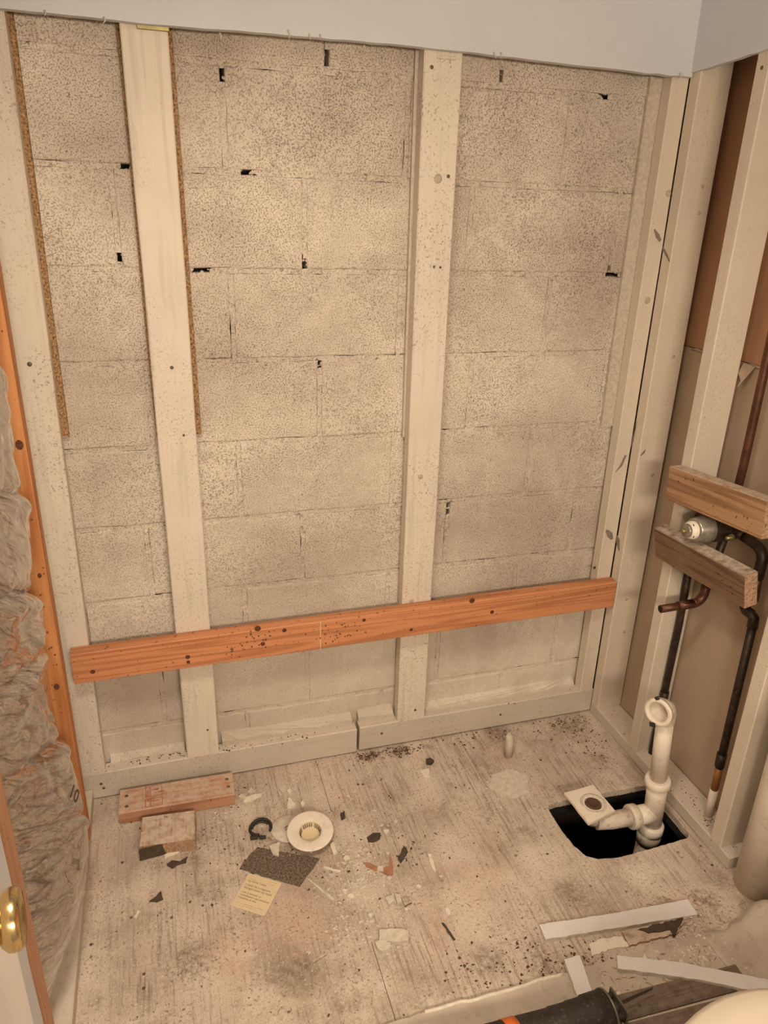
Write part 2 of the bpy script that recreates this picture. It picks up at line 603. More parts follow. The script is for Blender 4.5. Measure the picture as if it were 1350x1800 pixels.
def knot(parent, p, nrm, r, el=1.4):
    me = lathe_me('knot', [(0, .0003), (r, .0002), (r * 1.05, -.0004)], 14, False)
    me.materials.append(M['knot'])
    m = zaxis(p, nrm) @ Matrix.Diagonal((1, el, 1, 1))
    return link('knot', me, None, parent, m)


# ================================================================== SETTING
XR0, XRS = .955, -.019          # face of the right framing leans in slightly: x = XR0 + XRS*z


def xr(z):
    return XR0 + XRS * z


H, L = .2032, .4064
Z0 = .182                       # bed joint 0
# ---- floor with the cut-out
HOLE = [(.606, -.405), (.613, -.393), (.640, -.390), (.80, -.394), (.936, -.398), (.936, -.585), (.925, -.597), (.80, -.603), (.70, -.604), (.648, -.595), (.622, -.578), (.608, -.540), (.603, -.47)]


def plate_with_hole(name, x0, x1, y0, y1, z0, z1, hole=None):
    bm = bmesh.new()
    outer = [(x0, y0), (x1, y0), (x1, y1), (x0, y1)]
    if not hole:
        bm_box(bm, ((x0 + x1) / 2, (y0 + y1) / 2, (z0 + z1) / 2), (x1 - x0, y1 - y0, z1 - z0))
        return tomesh(bm, name)
    for z in (z0, z1):
        ov = [bm.verts.new((x, y, z)) for x, y in outer]
        hv = [bm.verts.new((x, y, z)) for x, y in hole]
        es = [bm.edges.new((ov[i], ov[(i + 1) % 4])) for i in range(4)]
        es += [bm.edges.new((hv[i], hv[(i + 1) % len(hv)])) for i in range(len(hv))]
        bmesh.ops.triangle_fill(bm, edges=es, use_beauty=True)
        if z == z0:
            lo_h, lo_o = hv, ov
        else:
            hi_h, hi_o = hv, ov
    for A, B in ((lo_h, hi_h), (lo_o, hi_o)):
        n = len(A)
        for i in range(n):
            bm.faces.new((A[i], A[(i + 1) % n], B[(i + 1) % n], B[i]))
    return tomesh(bm, name)


HOLE_R = ragged(HOLE, .012, .0012)
floor = setp(link('floor', plate_with_hole('floor', -.95, 1.25, -2.7, .02, -.045, -.019, HOLE_R), 'void'), 'plywood subfloor covered in dust and debris', None, None, 'structure')
link('plywood_sheet', plate_with_hole('plywood_sheet', -.95, .0132, -2.7, .02, -.0185, 0), 'floor', floor)
link('plywood_sheet', plate_with_hole('plywood_sheet', .0146, 1.25, -2.7, .02, -.0185, 0, HOLE_R), 'floor', floor)
link('seam_dust', box_me('seam_dust', (.006, .40, .0085), 0), 'floor', floor, Matrix.Translation((.0138, -.46, -.0046)))
bm = bmesh.new()
bm_box(bm, (.77, -.5, -.40), (.9, .7, .7))
top = [f for f in bm.faces if f.normal.z > .5]
bmesh.ops.delete(bm, geom=top, context='FACES')
setp(link('crawlspace_pit', tomesh(bm, 'crawlspace_pit'), 'soil'), 'dark crawlspace below the floor cut-out', None, None, 'structure')

# ---- concrete block wall
wall_back = setp(box('wall_back', (-1.0, .06, -.05), (1.3, .10, 2.5), 'void'), 'painted concrete block wall', None, None, 'structure')
ROWS = {}
for r in range(-1, 10):
    off = 0.0 if r % 2 == 0 else .58 * L
    if r == 4:
        off = .036
    if r == 8:
        off = .05
    if r == -1:
        off = -.178 + L
    xs = [off + i * L for i in range(-4, 4)]
    if r == 2:
        xs = [x - (.01 if abs(x) < .05 else 0) for x in xs]
    ROWS[r] = [x for x in xs if -.95 < x < 1.25]
HOLES = [(-.128, 1.607, .013), (-.237, 1.403, .017), (.0, 1.420, .011), (-.1707, 1.786, .009), (-.19, 1.7725, .0), (-.404, 1.427, .008), (.822, 1.405, .014), (.728, 1.809, .010),
         (.051, 1.835, .012), (.462, 1.829, .010), (.398, .772, .016), (.035, 1.185, .006), (-.376, 1.604, .010), (.235, .60, .0)]


def block(x0, x1, z0, z1, sd):
    rnd = random.Random(sd)
    n, m = 14, 8
    g = .0050
    x0 += g; x1 -= g; z0 += g; z1 -= g
    per = []
    for i in range(n):
        per.append((x0 + (x1 - x0) * i / n, z0))
    for i in range(m):
        per.append((x1, z0 + (z1 - z0) * i / m))
    for i in range(n):
        per.append((x1 - (x1 - x0) * i / n, z1))
    for i in range(m):
        per.append((x0, z1 - (z1 - z0) * i / m))
    yo = rnd.uniform(-.0012, .0012)
    tx, tz = rnd.uniform(-.004, .004), rnd.uniform(-.008, .008)
    cx, cz = (x0 + x1) / 2, (z0 + z1) / 2
    bm = bmesh.new()
    rings = []
    for inset, y in ((-.0, .05), (0, .0035), (.0022, .0006), (.005, 0)):
        ring = []
        for (x, z) in per:
            j = .0016 if inset < .004 else .0008
            sx = 1 if x < cx else -1
            sz = 1 if z < cz else -1
            ex = inset if abs(x - (x0 if sx > 0 else x1)) < 1e-6 else 0
            ez = inset if abs(z - (z0 if sz > 0 else z1)) < 1e-6 else 0
            ring.append(bm.verts.new((x + sx * ex + rnd.uniform(-j, j), y + yo + tx * (x - cx) + tz * (z - cz), z + sz * ez + rnd.uniform(-j, j))))
        rings.append(ring)
    N = len(per)
    for a in range(3):
        for i in range(N):
            bm.faces.new((rings[a][i], rings[a][(i + 1) % N], rings[a + 1][(i + 1) % N], rings[a + 1][i]))
    c = bm.verts.new((cx, yo, cz))
    for i in range(N):
        bm.faces.new((rings[3][i], rings[3][(i + 1) % N], c))
    return tomesh(bm, 'concrete_block')


sd = 0
for r, xs in ROWS.items():
    e = [-.98] + xs + [1.2]
    for a, b in zip(e[:-1], e[1:]):
        sd += 1
        link('concrete_block', block(a, b, Z0 + r * H, Z0 + (r + 1) * H, sd), 'block', wall_back)
# mortar, recessed, with real gaps where it has fallen out
bm = bmesh.new()


def in_hole(x, z):
    return any(abs(x - hx) < hr and abs(z - hz) < max(hr, .009) for hx, hz, hr in HOLES)


def mstrip(a, b, horizontal, c):
    n = int((b - a) / .006)
    last = None
    hh = .0066
    for i in range(n + 1):
        s = a + (b - a) * i / n
        q = Vector((s * 9, c * 7, 3 if horizontal else 8))
        y = .0026 + .0024 * noise.noise(q) + .0018 * noise.noise(q * 6)
        x, z = (s, c) if horizontal else (c, s)
        hd = min([max(abs(x - hx) / hr, abs(z - hz) / max(hr, .009)) for hx, hz, hr in HOLES if hr > 0])
        if hd < .8 + .25 * random.random():
            last = None
            continue
        lip = random.uniform(-.004, .0005) if hd < 1.5 else 0
        ha = lip + .0061 + .0026 * noise.noise(q * 2.1 + Vector((0, 5, 0))) + .0012 * noise.noise(q * 9)
        hb = lip * random.random() + .0061 + .0026 * noise.noise(q * 2.1 + Vector((0, 11, 3))) + .0012 * noise.noise(q * 9 + Vector((3, 0, 0)))
        if horizontal:
            cur = (bm.verts.new((s, y, c - ha)), bm.verts.new((s, y + .001 * random.uniform(-1, 1), c + hb)))
        else:
            cur = (bm.verts.new((c - ha, y, s)), bm.verts.new((c + hb, y + .001 * random.uniform(-1, 1), s)))
        if last:
            bm.faces.new((last[0], last[1], cur[1], cur[0]))
        last = cur


for r in range(-1, 11):
    mstrip(-.98, 1.2, True, Z0 + r * H)
for r, xs in ROWS.items():
    for x in xs:
        mstrip(Z0 + r * H + .004, Z0 + (r + 1) * H - .004, False, x)
for hx, hz, hr in HOLES:
    for _ in range(5 if hr > 0 else 0):
        a_ = random.random() * 6.28
        vs = bmesh.ops.create_icosphere(bm, subdivisions=1, radius=random.uniform(.0018, .0042))['verts']
        o_ = Vector((hx + hr * 1.05 * math.cos(a_), .0065, hz + min(hr, .0055) * math.sin(a_)))
        for v in vs:
            v.co = o_ + Vector((v.co.x * 1.4, v.co.y, v.co.z)) + Vector((random.uniform(-1, 1), random.uniform(-1, 1), random.uniform(-1, 1))) * .0008
me = tomesh(bm, 'mortar')
link('mortar', me, 'block', wall_back)['kind'] = 'stuff'
# low mortar ledges at the wall foot
for (x0, x1, h, d) in ((-.255, .132, .114, .026), (.152, .262, .120, .030), (-.56, -.36, .101, .018), (.37, .90, .108, .020)):
    n = max(4, int((x1 - x0) / .012))
    poly = [(x0 + (x1 - x0) * i / n, -d + .007 * noise.noise(Vector((i * .35, x0 * 9, 0))) + random.uniform(-.0015, .0015)) for i in range(n + 1)] + [(x1, .002), (x0, .002)]
    link('mortar_ledge', prism_me('mortar_ledge', poly, .0, [h - .010 + .006 * noise.noise(Vector((_ * .4, x0 * 5, 3))) + random.uniform(-.0015, .0015) for _ in range(n + 1)] + [h + .006, h + .006]), 'block', wall_back)

# ---- upper drywall left in place
def sheet_edge(x0, x1, f, n, amp):
    return [(x0 + (x1 - x0) * i / n, f(x0 + (x1 - x0) * i / n) + random.uniform(-amp, amp)) for i in range(n + 1)]


def dry_edge(x):
    return 1.8545 + .0035 * math.sin(x * 5 + .5) + .004 * max(0, x - .3)


bm = bmesh.new()
ed = sheet_edge(-.95, .915, dry_edge, 60, .0012)
poly = ed + [(.915, 2.5), (-.95, 2.5)]
fr = [bm.verts.new((x, -.065, z)) for x, z in poly]
bk = [bm.verts.new((x, -.0515, z - (.0015 if i < 61 else 0))) for i, (x, z) in enumerate(poly)]
bm.faces.new(fr)
bm.faces.new(bk)
for i in range(len(poly)):
    j = (i + 1) % len(poly)
    bm.faces.new((fr[i], fr[j], bk[j], bk[i]))
wub = setp(link('wall_back_upper', tomesh(bm, 'wall_back_upper'), 'drywall'), 'pale painted drywall above the exposed blocks', None, None, 'structure')
for u, v, s in ((506, 53, .016), (543, 60, .010), (562, 61, .010), (868, 92, .012), (880, 92, .012), (78, 18, .01), (386, 58, .012), (640, 80, .010), (1195, 128, .016), (182, 30, .012)):
    p = ony(u, v, -.0665)
    pts = [p + Vector((random.uniform(-.6, .6), random.uniform(-.2, 0), random.uniform(-1, 1))) * s * k for k in (0, .5, 1)]
    link('torn_paper', tube_me('torn_paper', [p, p + Vector((.2, -.15, -.5)) * s, p + Vector((random.uniform(-.6, .6), -.3, -1)) * s], [.0022, .0014, .0004], 5), 'gypsum', wub)
bm = bmesh.new()
ed = [(y, 1.862 + (-y - .06) * .055 + random.uniform(-.0012, .0012)) for y in [-.065 - .03 * i for i in range(30)]]
poly = ed + [(ed[-1][0], 2.5), (-.065, 2.5)]
fr = [bm.verts.new((.911 + (z - 1.86) * -.03, y, z)) for y, z in poly]
bk = [bm.verts.new((.9245 + (z - 1.86) * -.03, y, z)) for y, z in poly]
bm.faces.new(fr)
bm.faces.new(bk)
for i in range(len(poly)):
    j = (i + 1) % len(poly)
    bm.faces.new((fr[i], fr[j], bk[j], bk[i]))
setp(link('wall_right_upper', tomesh(bm, 'wall_right_upper'), 'drywall'), 'pale painted drywall at the top of the right wall', None, None, 'structure')

# ---- right wall backing: two sheets seen from behind between the studs
wall_right = setp(box('wall_right', (1.060, -2.7, 0), (1.09, .06, 2.5), 'void'), 'open stud wall at right backed by board', None, None, 'structure')
lumber('backing_panel', (1.050, -2.69, .62), (1.050, .045, .62), 1.205, .013, (0, 0, 1), 'paper_tan', wall_right, bev=.001)
lumber('backing_panel', (1.050, -2.69, 1.8595), (1.050, .045, 1.8595), 1.27, .013, (0, 0, 1), 'paper_brown', wall_right, bev=.001)
for (y0, y1) in ((-.26, -.10), (-.62, -.31)):      # torn paper lip along the sheet joint
    n = 10
    pts = [(y0 + (y1 - y0) * i / n) for i in range(n + 1)]
    link('paper_lip', tube_me('paper_lip', [(1.041, y, 1.2225 + random.uniform(-.002, .002)) for y in pts], .0035, 6), 'paper_tan', wall_right)
bmf = bmesh.new()
v = [bmf.verts.new(c) for c in ((1.036, -.335, 1.222), (1.036, -.295, 1.224), (1.022, -.30, 1.20), (1.018, -.318, 1.185), (1.016, -.312, 1.165), (1.022, -.325, 1.19))]
bmf.faces.new(v)
link('torn_paper', tomesh(bmf, 'torn_paper'), 'paper_tan', wall_right)

# ---- left wall (dark sheathing behind the batt), remaining drywall strip, other walls, ceiling
setp(box('wall_left', (-.95, -2.7, 0), (-.80, .06, 2.5), 'void'), 'dark cavity behind the left studs', None, None, 'structure')
bm = bmesh.new()
zs = [i * .02 for i in range(0, 126)]
ed = [(-.926 + .006 * noise.noise(Vector((z * 9, 0, 0))) + .004 * noise.noise(Vector((z * 41, 3, 0))) - (.012 if 1.0 < z < 1.13 else 0), z) for z in zs]
poly = ed + [(-2.7, 2.5), (-2.7, 0)]
fr = [bm.verts.new((-.597, y, z)) for y, z in poly]
bk = [bm.verts.new((-.6095, y + (.003 if i < 126 else 0), z)) for i, (y, z) in enumerate(poly)]
bm.faces.new(fr)
bm.faces.new(bk)
for i in range(len(poly)):
    j = (i + 1) % len(poly)
    bm.faces.new((fr[i], fr[j], bk[j], bk[i]))
setp(link('wall_left_drywall', tomesh(bm, 'wall_left_drywall'), 'drywall'), 'white drywall with ragged cut edge', None, None, 'structure')
setp(box('wall_rear', (-1, -2.8, 0), (1.3, -2.7, 2.5), 'drywall'), 'painted wall behind the viewer', None, None, 'structure')
setp(box('ceiling', (-1, -2.8, 2.42), (1.3, .1, 2.5), 'drywall'), 'white painted ceiling', None, None, 'structure')

# ---- door swung open at the left, with knob
door = setp(box('door_1', (-.588, -1.86, .012), (-.553, -1.105, 2.03), 'door', bev=.002), 'cream painted door standing open at left', None, None, 'structure')
_k = onx(19, 1622, -.526)
KN = Vector((-.553, _k.y, _k.z))
link('rose', lathe_me('rose', [(.0, .006), (.018, .006), (.026, .004), (.031, .001), (.031, -.001)], 32), 'brass', door, zaxis(KN, (1, 0, 0)))
link('door_knob', lathe_me('door_knob', [(.012, .0), (.011, .008), (.014, .014), (.023, .018), (.028, .023), (.0295, .028), (.029, .033), (.0272, .0365), (.0255, .0375), (.0235, .0362), (.014, .0325), (.006, .0315), (.005, .033), (0, .0335)], 48), 'brass', door, zaxis(KN, (1, .12, 0)))

# ================================================================== FRAMING
def stud_back(name, xt, xb, zt, zb, wd, label, y=-.031, th=.038):
    """Flat stud on the block wall: x of its centre at top and bottom."""
    return setp(lumber(name, (xb, y, zb), (xt, y, zt), wd, th, (1, 0, 0), 'paint', wav=.0012), label, 'stud')


s1 = stud_back('wall_stud', -.602, -.617, 2.3, .0895, .089, 'cream painted flat stud at left edge of the block wall')
s2 = stud_back('wall_stud', -.321, -.311, 2.3, .0895, .0885, 'cream painted flat stud in the left half of the block wall')
s3 = stud_back('wall_stud', .290, .3135, 2.3, .0895, .0885, 'cream painted flat stud near the middle of the block wall')
s4 = setp(lumber('wall_stud', (.929, -.031, .0895), (.889, -.031, 2.3), .047, .038, (1, 0, 0), 'paint_grey', wav=.0008), 'narrow cream flat stud where the block wall meets the right wall', 'stud')
for s, (u, v), r in ((s3, (770, 314), .010), (s3, (788, 310), .004), (s3, (739, 838), .007), (s3, (759, 118), .004), (s3, (723, 1057), .007), (s3, (763, 469), .003), (s3, (774, 470), .003), (s3, (730, 1248), .004),
                     (s2, (302, 646), .004), (s2, (323, 765), .003), (s2, (365, 1283), .003), (s4, (1138, 528), .009), (s4, (1175, 340), .008), (s4, (1045, 998), .005),
                     (s1, (52, 640), .005), (s1, (180, 1370), .004)):
    p = ony(u, v, -.0505)
    if p.z > .09:
        nail(s, p, (0, -1, 0), r, 'nail_paint' if r > .005 else 'nail')

# fibreboard packing strips between the studs and the blocks (upper part only)
def packing(name, xt, xb, zt, zb, wd, mat, label):
    return setp(lumber(name, (xb, -.0062, zb), (xt, -.0062, zt), wd, .011, (1, 0, 0), mat, bev=.001, wav=.001), label, 'fiberboard')


packing('packing_strip', -.598, -.603, 2.3, 1.035, .100, 'fiber', 'brown fiberboard strip behind the stud at left edge')
packing('packing_strip', -.322, -.310, 2.3, 1.025, .105, 'fiber', 'brown fiberboard strip behind the stud in the left half')
packing('packing_strip', .282, .300, 2.3, .990, .090, 'fiber_painted', 'painted fiberboard strip behind the middle stud')
packing('packing_strip', .878, .900, 2.3, .988, .090, 'fiber_painted', 'painted fiberboard strip behind the corner stud')

# bottom plates
bp1 = setp(lumber('bottom_plate', (-.690, -.031, .0465), (.141, -.031, .0465), .086, .038, (0, 0, 1), 'paint_plate', wav=.001), 'long cream sill board under the block wall, left of its break', 'sill board')
bp2 = setp(lumber('bottom_plate', (.1495, -.031, .0495), (.955, -.031, .0470), .086, .038, (0, 0, 1), 'paint_plate', wav=.001), 'cream sill board under the block wall, right of its break', 'sill board')
for (x, z) in ((-.588, .052), (-.583, .036), (.22, .058), (.62, .05)):
    nail(bp1 if x < .14 else bp2, (x, -.0503, z), (0, -1, 0), .004)
bp3 = setp(lumber('bottom_plate', (.998, -.712, .0195), (.998, -.052, .0195), .086, .038, (1, 0, 0), 'paint_plate', wav=.0008), 'cream sole plate under the right wall studs', 'sill board')
bp4 = setp(lumber('bottom_plate', (-.660, -1.6, .0195), (-.651, -.052, .0195), .080, .038, (1, 0, 0), 'paint_plate', wav=.0008), 'cream sole plate along the left wall under foil batt', 'sill board')

# right wall studs
def stud_right(y0, y1, label, zb=.0395, depth=.088, mat='paint_grey'):
    yc, wd = (y0 + y1) / 2, abs(y1 - y0)
    zt = 2.3
    return setp(lumber('wall_stud', (xr(zb) + depth / 2, yc, zb), (xr(zt) + depth / 2, yc, zt), wd, depth, (0, 1, 0), mat, wav=.0006), label, 'stud')


s5 = stud_right(-.0905, -.0515, 'cream painted corner stud at the back of right wall')
s6 = stud_right(-.304, -.265, 'cream stud of right wall behind the valve blocks')
s7 = stud_right(-.676, -.637, 'cream stud of right wall beside the thick white pipe')
for s, x, y, z in ((s5, .98, -.0912, 1.62), (s5, .985, -.0912, 1.56), (s5, .99, -.0912, 1.2), (s5, .995, -.0912, .86), (s5, 1.0, -.0912, .33), (s5, .985, -.0912, .45)):
    nail(s, (x, y, z), (0, -1, 0), .005, 'nail_paint')
nail(s6, (xr(1.85) - .0003, -.285, 1.845), (-1, 0, 0), .004)

# dark scuff marks on the corner studs
def scuff(par, pix, wid, plane):
    pts = []
    for (u, v) in pix:
        if plane == 'y4':
            p = ony(u, v, -.0504)
        elif plane == 'y5':
            p = ony(u, v, -.0909)
        else:
            p = onx(u, v, xr(1.0))
            p = onx(u, v, xr(p.z) - .0004)
        pts.append(p)
    bm = bmesh.new()
    rows = []
    for i, p in enumerate(pts):
        d = (pts[min(i + 1, len(pts) - 1)] - pts[max(0, i - 1)]).normalized()
        n = Vector((-1, 0, 0)) if plane == 'x' else Vector((0, -1, 0))
        s_ = d.cross(n).normalized() * wid[i] * 1.0
        rows.append((bm.verts.new(p - s_), bm.verts.new(p + s_)))
    for a, b in zip(rows[:-1], rows[1:]):
        bm.faces.new((a[0], a[1], b[1], b[0]))
    link('scuff_mark', tomesh(bm, 'scuff_mark'), 'scuff', par)


scuff(s5, [(1163, 432), (1170, 445), (1177, 460)], (.002, .004, .002), 'x')
scuff(s4, [(1150, 403), (1156, 415), (1161, 424)], (.002, .006, .004), 'y4')
scuff(s5, [(1120, 740), (1112, 775), (1105, 795)], (.001, .004, .002), 'x')
scuff(s4, [(1100, 800), (1092, 818), (1082, 830)], (.004, .004, .001), 'y4')
scuff(s4, [(1066, 932), (1072, 940), (1076, 948)], (.004, .010, .004), 'y4')
scuff(s5, [(1082, 938), (1086, 950), (1088, 968)], (.004, .010, .003), 'x')
scuff(s5, [(1135, 790), (1131, 796), (1126, 801)], (.001, .004, .001), 'y5')
link('metal_shim', box_me('metal_shim', (.060, .004, .008), .001), 'brass_dull', s2, Matrix.Translation((-.302, -.052, 1.847)))
link('metal_shim', box_me('metal_shim', (.045, .003, .006), .001), 'gypsum', s3, Matrix.Translation((.300, -.052, 1.846)))

# unpainted stud at the back of the left wall
so = setp(lumber('wall_stud', (-.652, -.213, .0395), (-.652, -.213, 2.3), .046, .088, (0, 1, 0), 'orange', wav=.001), 'bare orange wood stud between foil batt and block wall', 'stud')
knot(so, (-.6195, -.2363, 1.09), (0, -1, 0), .007)
knot(so, (-.625, -.2363, .515), (0, -1, 0), .006)
knot(so, (-.622, -.2363, .80), (0, -1, 0), .004)
for z in (.62, .60, .30, .285, .66, .18, .93):
    nail(so, (-.615 - random.random() * .012, -.2362, z), (0, -1, 0), .0022, 'nail', 'nail_hole')
sj = setp(lumber('wall_stud', (-.655, -.860, .0395), (-.655, -.860, 2.3), .084, .088, (0, 1, 0), 'jamb', wav=.0008), 'bare pinkish wood stud at left beside the door knob', 'stud')

# cross board nailed over the studs
bd = setp(lumber('cross_board', (-.610, -.0705, .4575), (.943, -.0705, .470), .088, .037, (0, 0, 1), 'redboard', wav=.0012), 'reddish brown board nailed across the studs of block wall', 'board')
for u, v, r in ((330, 1155, .006), (331, 1164, .005), (453, 1105, .008), (462, 1132, .006), (500, 1108, .006), (640, 1090, .005), (723, 1107, .005), (830, 1056, .008), (865, 1076, .006), (163, 1181, .006)):
    p = ony(u, v, -.0892)
    knot(bd, p, (0, -1, 0), r, 1.0)
rnd = random.Random(3)
for i in range(70):
    x = rnd.gauss(.06, .05) if i % 2 else rnd.gauss(-.17, .035)
    p = Vector((x, -.0892, .464 + rnd.uniform(-.032, .034)))
    nail(bd, p, (0, -1, 0), rnd.choice((.0013, .0018, .0024)), 'nail', 'nail_hole')
link('saw_cut', box_me('saw_cut', (.0016, .0008, .088), 0), 'plaster_pale', bd, Matrix.Translation((.0195, -.0891, .4625)))

# ================================================================== FOIL BATT
SIL = [(2.4, -.600), (1.24, -.600), (1.19, -.594), (1.10, -.600), (1.03, -.597), (.97, -.594), (.86, -.606), (.835, -.612), (.78, -.606), (.745, -.598), (.70, -.610), (.63, -.613), (.54, -.617), (.45, -.602), (.37, -.588), (.29, -.581), (.22, -.580), (.17, -.583), (.09, -.596), (.04, -.625), (.0, -.64)]


def sil(z):
    for (z1, x1), (z2, x2) in zip(SIL[:-1], SIL[1:]):
        if z2 <= z <= z1:
            return x2 + (x1 - x2) * (z - z2) / (z1 - z2)
    return -.62


bm = bmesh.new()
NY, NZ = 90, 300
grid = []
for j in range(NZ + 1):
    z = .040 + (2.3 - .040) * (j / NZ) ** 1.35
    row = []
    for i in range(NY + 1):
        s = i / NY
        y = -.2375 - s * (.5775)
        # bulge across the bay, strongest in the middle, dying to the stud sides
        e = 1 - abs(2 * s - .86) ** 3.2 if s < .43 else 1 - abs((s - .43) / .57) ** 2.6
        depth = sil(z) + .70
        low = max(0, 1 - (z - .04) / .22)
        depth -= low * .085 * max(0, (s - .30) / .7)
        x = -.70 + depth * max(.0, e) + .01 * (1 - e)
        al, pe = y * .78 - z * .63, y * .63 + z * .78
        q = Vector((al * 5, pe * 13, 1.3))
        q2 = Vector((al * 7, pe * 42, 4.1))
        q3 = Vector((y * 6, z * 16, 7.7))
        r1, r2, r3 = abs(noise.noise(q)), abs(noise.noise(q2)), abs(noise.noise(q3))
        crease = (.25 - min(.25, r1)) * .016 + (.22 - min(.22, r2)) * .006
        for zf, kf, df in ((.86, -.50, .022), (.72, -.40, .016), (.50, -.60, .016), (.30, -.85, .012), (1.06, -.35, .016), (1.3, -.35, .014)):
            dd = z - (zf + kf * (y + .42) + .012 * noise.noise(Vector((y * 14, zf * 7, 0))))
            crease += .75 * df * math.exp(-(dd / .009) ** 2) - df * .55 * math.exp(-((dd + .030) / .022) ** 2)
        x -= crease * min(1, e * 2)
        y2 = y + noise.noise(q2 * 1.3) * .0015 * (1 if 0 < i < NY else 0)
        row.append(bm.verts.new((x, y2, z)))
    grid.append(row)
for j in range(NZ):
    for i in range(NY):
        bm.faces.new((grid[j][i], grid[j][i + 1], grid[j + 1][i + 1], grid[j + 1][i]))
# back of the batt closes the volume
back = [[bm.verts.new((-.795, y, z)) for y in (-.24, -.812)] for z in (.041, 2.3)]
bm.faces.new((back[0][0], back[0][1], back[1][1], back[1][0]))
bm.faces.new([back[0][0]] + grid[0] + [back[0][1]])
bm.faces.new([back[1][0]] + grid[-1] + [back[1][1]])
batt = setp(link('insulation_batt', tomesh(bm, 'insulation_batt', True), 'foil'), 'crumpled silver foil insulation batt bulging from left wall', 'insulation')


def on_batt(u, v):
    """First crossing of a pixel ray with the batt surface (coarse)."""
    d = _ray(u, v)
    best = None
    for k in range(60, 190):
        p = CAM + d * (k * .01)
        if p.x < sil(p.z) - .012:
            return p
    return CAM + d * 1.5


def print_on(txt, u, v, size, rot, mat='ink'):
    p = on_batt(u, v)
    n = Vector((.93, -.30, .2)).normalized()
    m = zaxis(p + n * .012, n, 0)
    me = text_me(txt, size, 'printed_mark', True)
    # local Y of the lettering should point along rot (a world direction)
    up = Vector(rot)
    up = (up - n * up.dot(n)).normalized()
    x = up.cross(n)
    m = Matrix((x, up, n)).transposed().to_4x4()
    m.translation = p + n * .010
    return link('printed_mark', me, mat, batt, m)


print_on('10', 112, 1398, .040, (0, 1, .25))

# ================================================================== RIGHT WALL FITTINGS
ub = setp(lumber('blocking', (.9165, -.602, .944), (.9165, -.277, .912), .089, .038, (0, 0, 1), 'block2x4', bev=.002), 'tan wood block above the shower valve on right wall', 'wood block')
lb = lumber('blocking', (.914, -.600, .767), (.905, -.286, .749), .089, .038, (-.20, 0, 1), 'oldblock', bev=.003)
setp(lb, 'dark dusty wood block below the shower valve on right wall', 'wood block')
link('end_grain', box_me('end_grain', (.0012, .086, .035), .0004), 'scrapB', lb, MW[lb.name] @ Matrix.Translation((-.1578, 0, 0)))
link('end_grain', box_me('end_grain', (.0012, .086, .035), .0004), 'scrapB', ub, MW[ub.name] @ Matrix.Translation((-.1638, 0, 0)))

# shower valve
VY, VZ = -.418, .841
valve = root('shower_valve', (.985, VY, VZ), 'dusty chrome and brass shower valve between the two wood blocks', 'valve')


def vpart(name, prof, mat, x):
    return link(name, lathe_me(name, [(a * 1.17, b) for a, b in prof], 30), mat, valve, zaxis((x, VY, VZ), (-1, 0, 0)))


vpart('valve_body', [(0, .0), (.030, 0), (.031, .02), (.030, .06), (.0295, .07)], 'copper_dark', .995)
vpart('valve_sleeve', [(.0285, -.012), (.0295, -.010), (.0295, .030), (.0275, .034), (.0275, .044), (.0255, .047), (.0255, .056), (.0230, .059), (0, .059)], 'chrome', .942)
vpart('cartridge', [(.019, 0), (.0195, .012), (.017, .014), (.017, .018), (0, .018)], 'plastic_white', .885)
vpart('cartridge_cap', [(.0145, 0), (.0145, .007), (.0135, .009), (0, .009)], 'chrome', .868)
vpart('spindle', [(.0055, 0), (.0055, .010), (.0035, .012), (0, .012)], 'brass_dull', .860)
for a in range(4):
    an = a * math.pi / 2 + .5
    link('cartridge_slot', box_me('cartridge_slot', (.004, .009, .006), .001), 'darkchip', valve,
         Matrix.Translation((.8725, VY + .0172 * math.cos(an), VZ + .0172 * math.sin(an))) @ Matrix.Rotation(an, 4, 'X'))
link('stop_screw', lathe_me('stop_screw', [(.008, 0), (.008, .010), (.005, .012), (.005, .022), (0, .022)], 16), 'brass_dull', valve, zaxis((.965, VY - .042, VZ - .008), (-1, -.2, 0)))
tube('side_port', [(.985, VY - .02, VZ), (.985, VY - .06, VZ)], .014, 'copper_dark', valve)
tube('side_port', [(.985, VY + .02, VZ), (.985, VY + .055, VZ)], .014, 'copper_dark', valve)

# supply pipes
PR = .0105
riser_up = setp(tube('shower_riser_pipe', [(1.0, VY + .012, VZ + .035), (1.002, -.405, 1.0), (.990, -.402, 1.6), (.980, -.402, 2.3)], PR, 'copper', None, 14), 'brown copper pipe rising above the upper wood block', 'pipe')
hot = root('supply_pipe', (1.0, -.29, .04), 'dark copper supply pipe running down beside the valve stud', 'pipe')
tube('elbow', [(.985, VY + .05, VZ)] + arc((.985, -.345, VZ - .03), (0, 0, 1), (0, 1, 0), .03) + [(.985, -.315, .78)], PR + .0015, 'copper', hot)
tube('pipe', [(.985, -.315, .79), (.998, -.316, .5), (1.0, -.320, .04)], PR, 'copper_dark', hot)
tube('coupling', [(.9995, -.3185, .265), (1.0, -.319, .225)], PR + .002, 'copper_dark', hot)
cold = root('supply_pipe', (1.0, -.56, .04), 'dark copper supply pipe ending in white plastic near stud', 'pipe')
tube('elbow', [(.985, VY - .055, VZ - .002), (.985, VY - .085, VZ - .004)] + [Vector(p) for p in arc((.985, -.515, VZ - .036), (0, 0, 1), (0, -1, 0), .03)] + [(.985, -.545, .76)], PR + .0025, 'copper_dark', cold)
tube('pipe', [(.985, -.545, .77), (.992, -.545, .70)], PR, 'copper', cold)
tube('offset_elbow', [(.987, -.525, .70), (.987, -.525, .680)] + [Vector(p) for p in arc((.989, -.541, .680), (0, 1, 0), (0, 0, -1), .016)] + [(.99, -.546, .664)] + [(.995, -.555, .655), (.996, -.557, .63)], PR + .0025, 'copper_dark', cold)
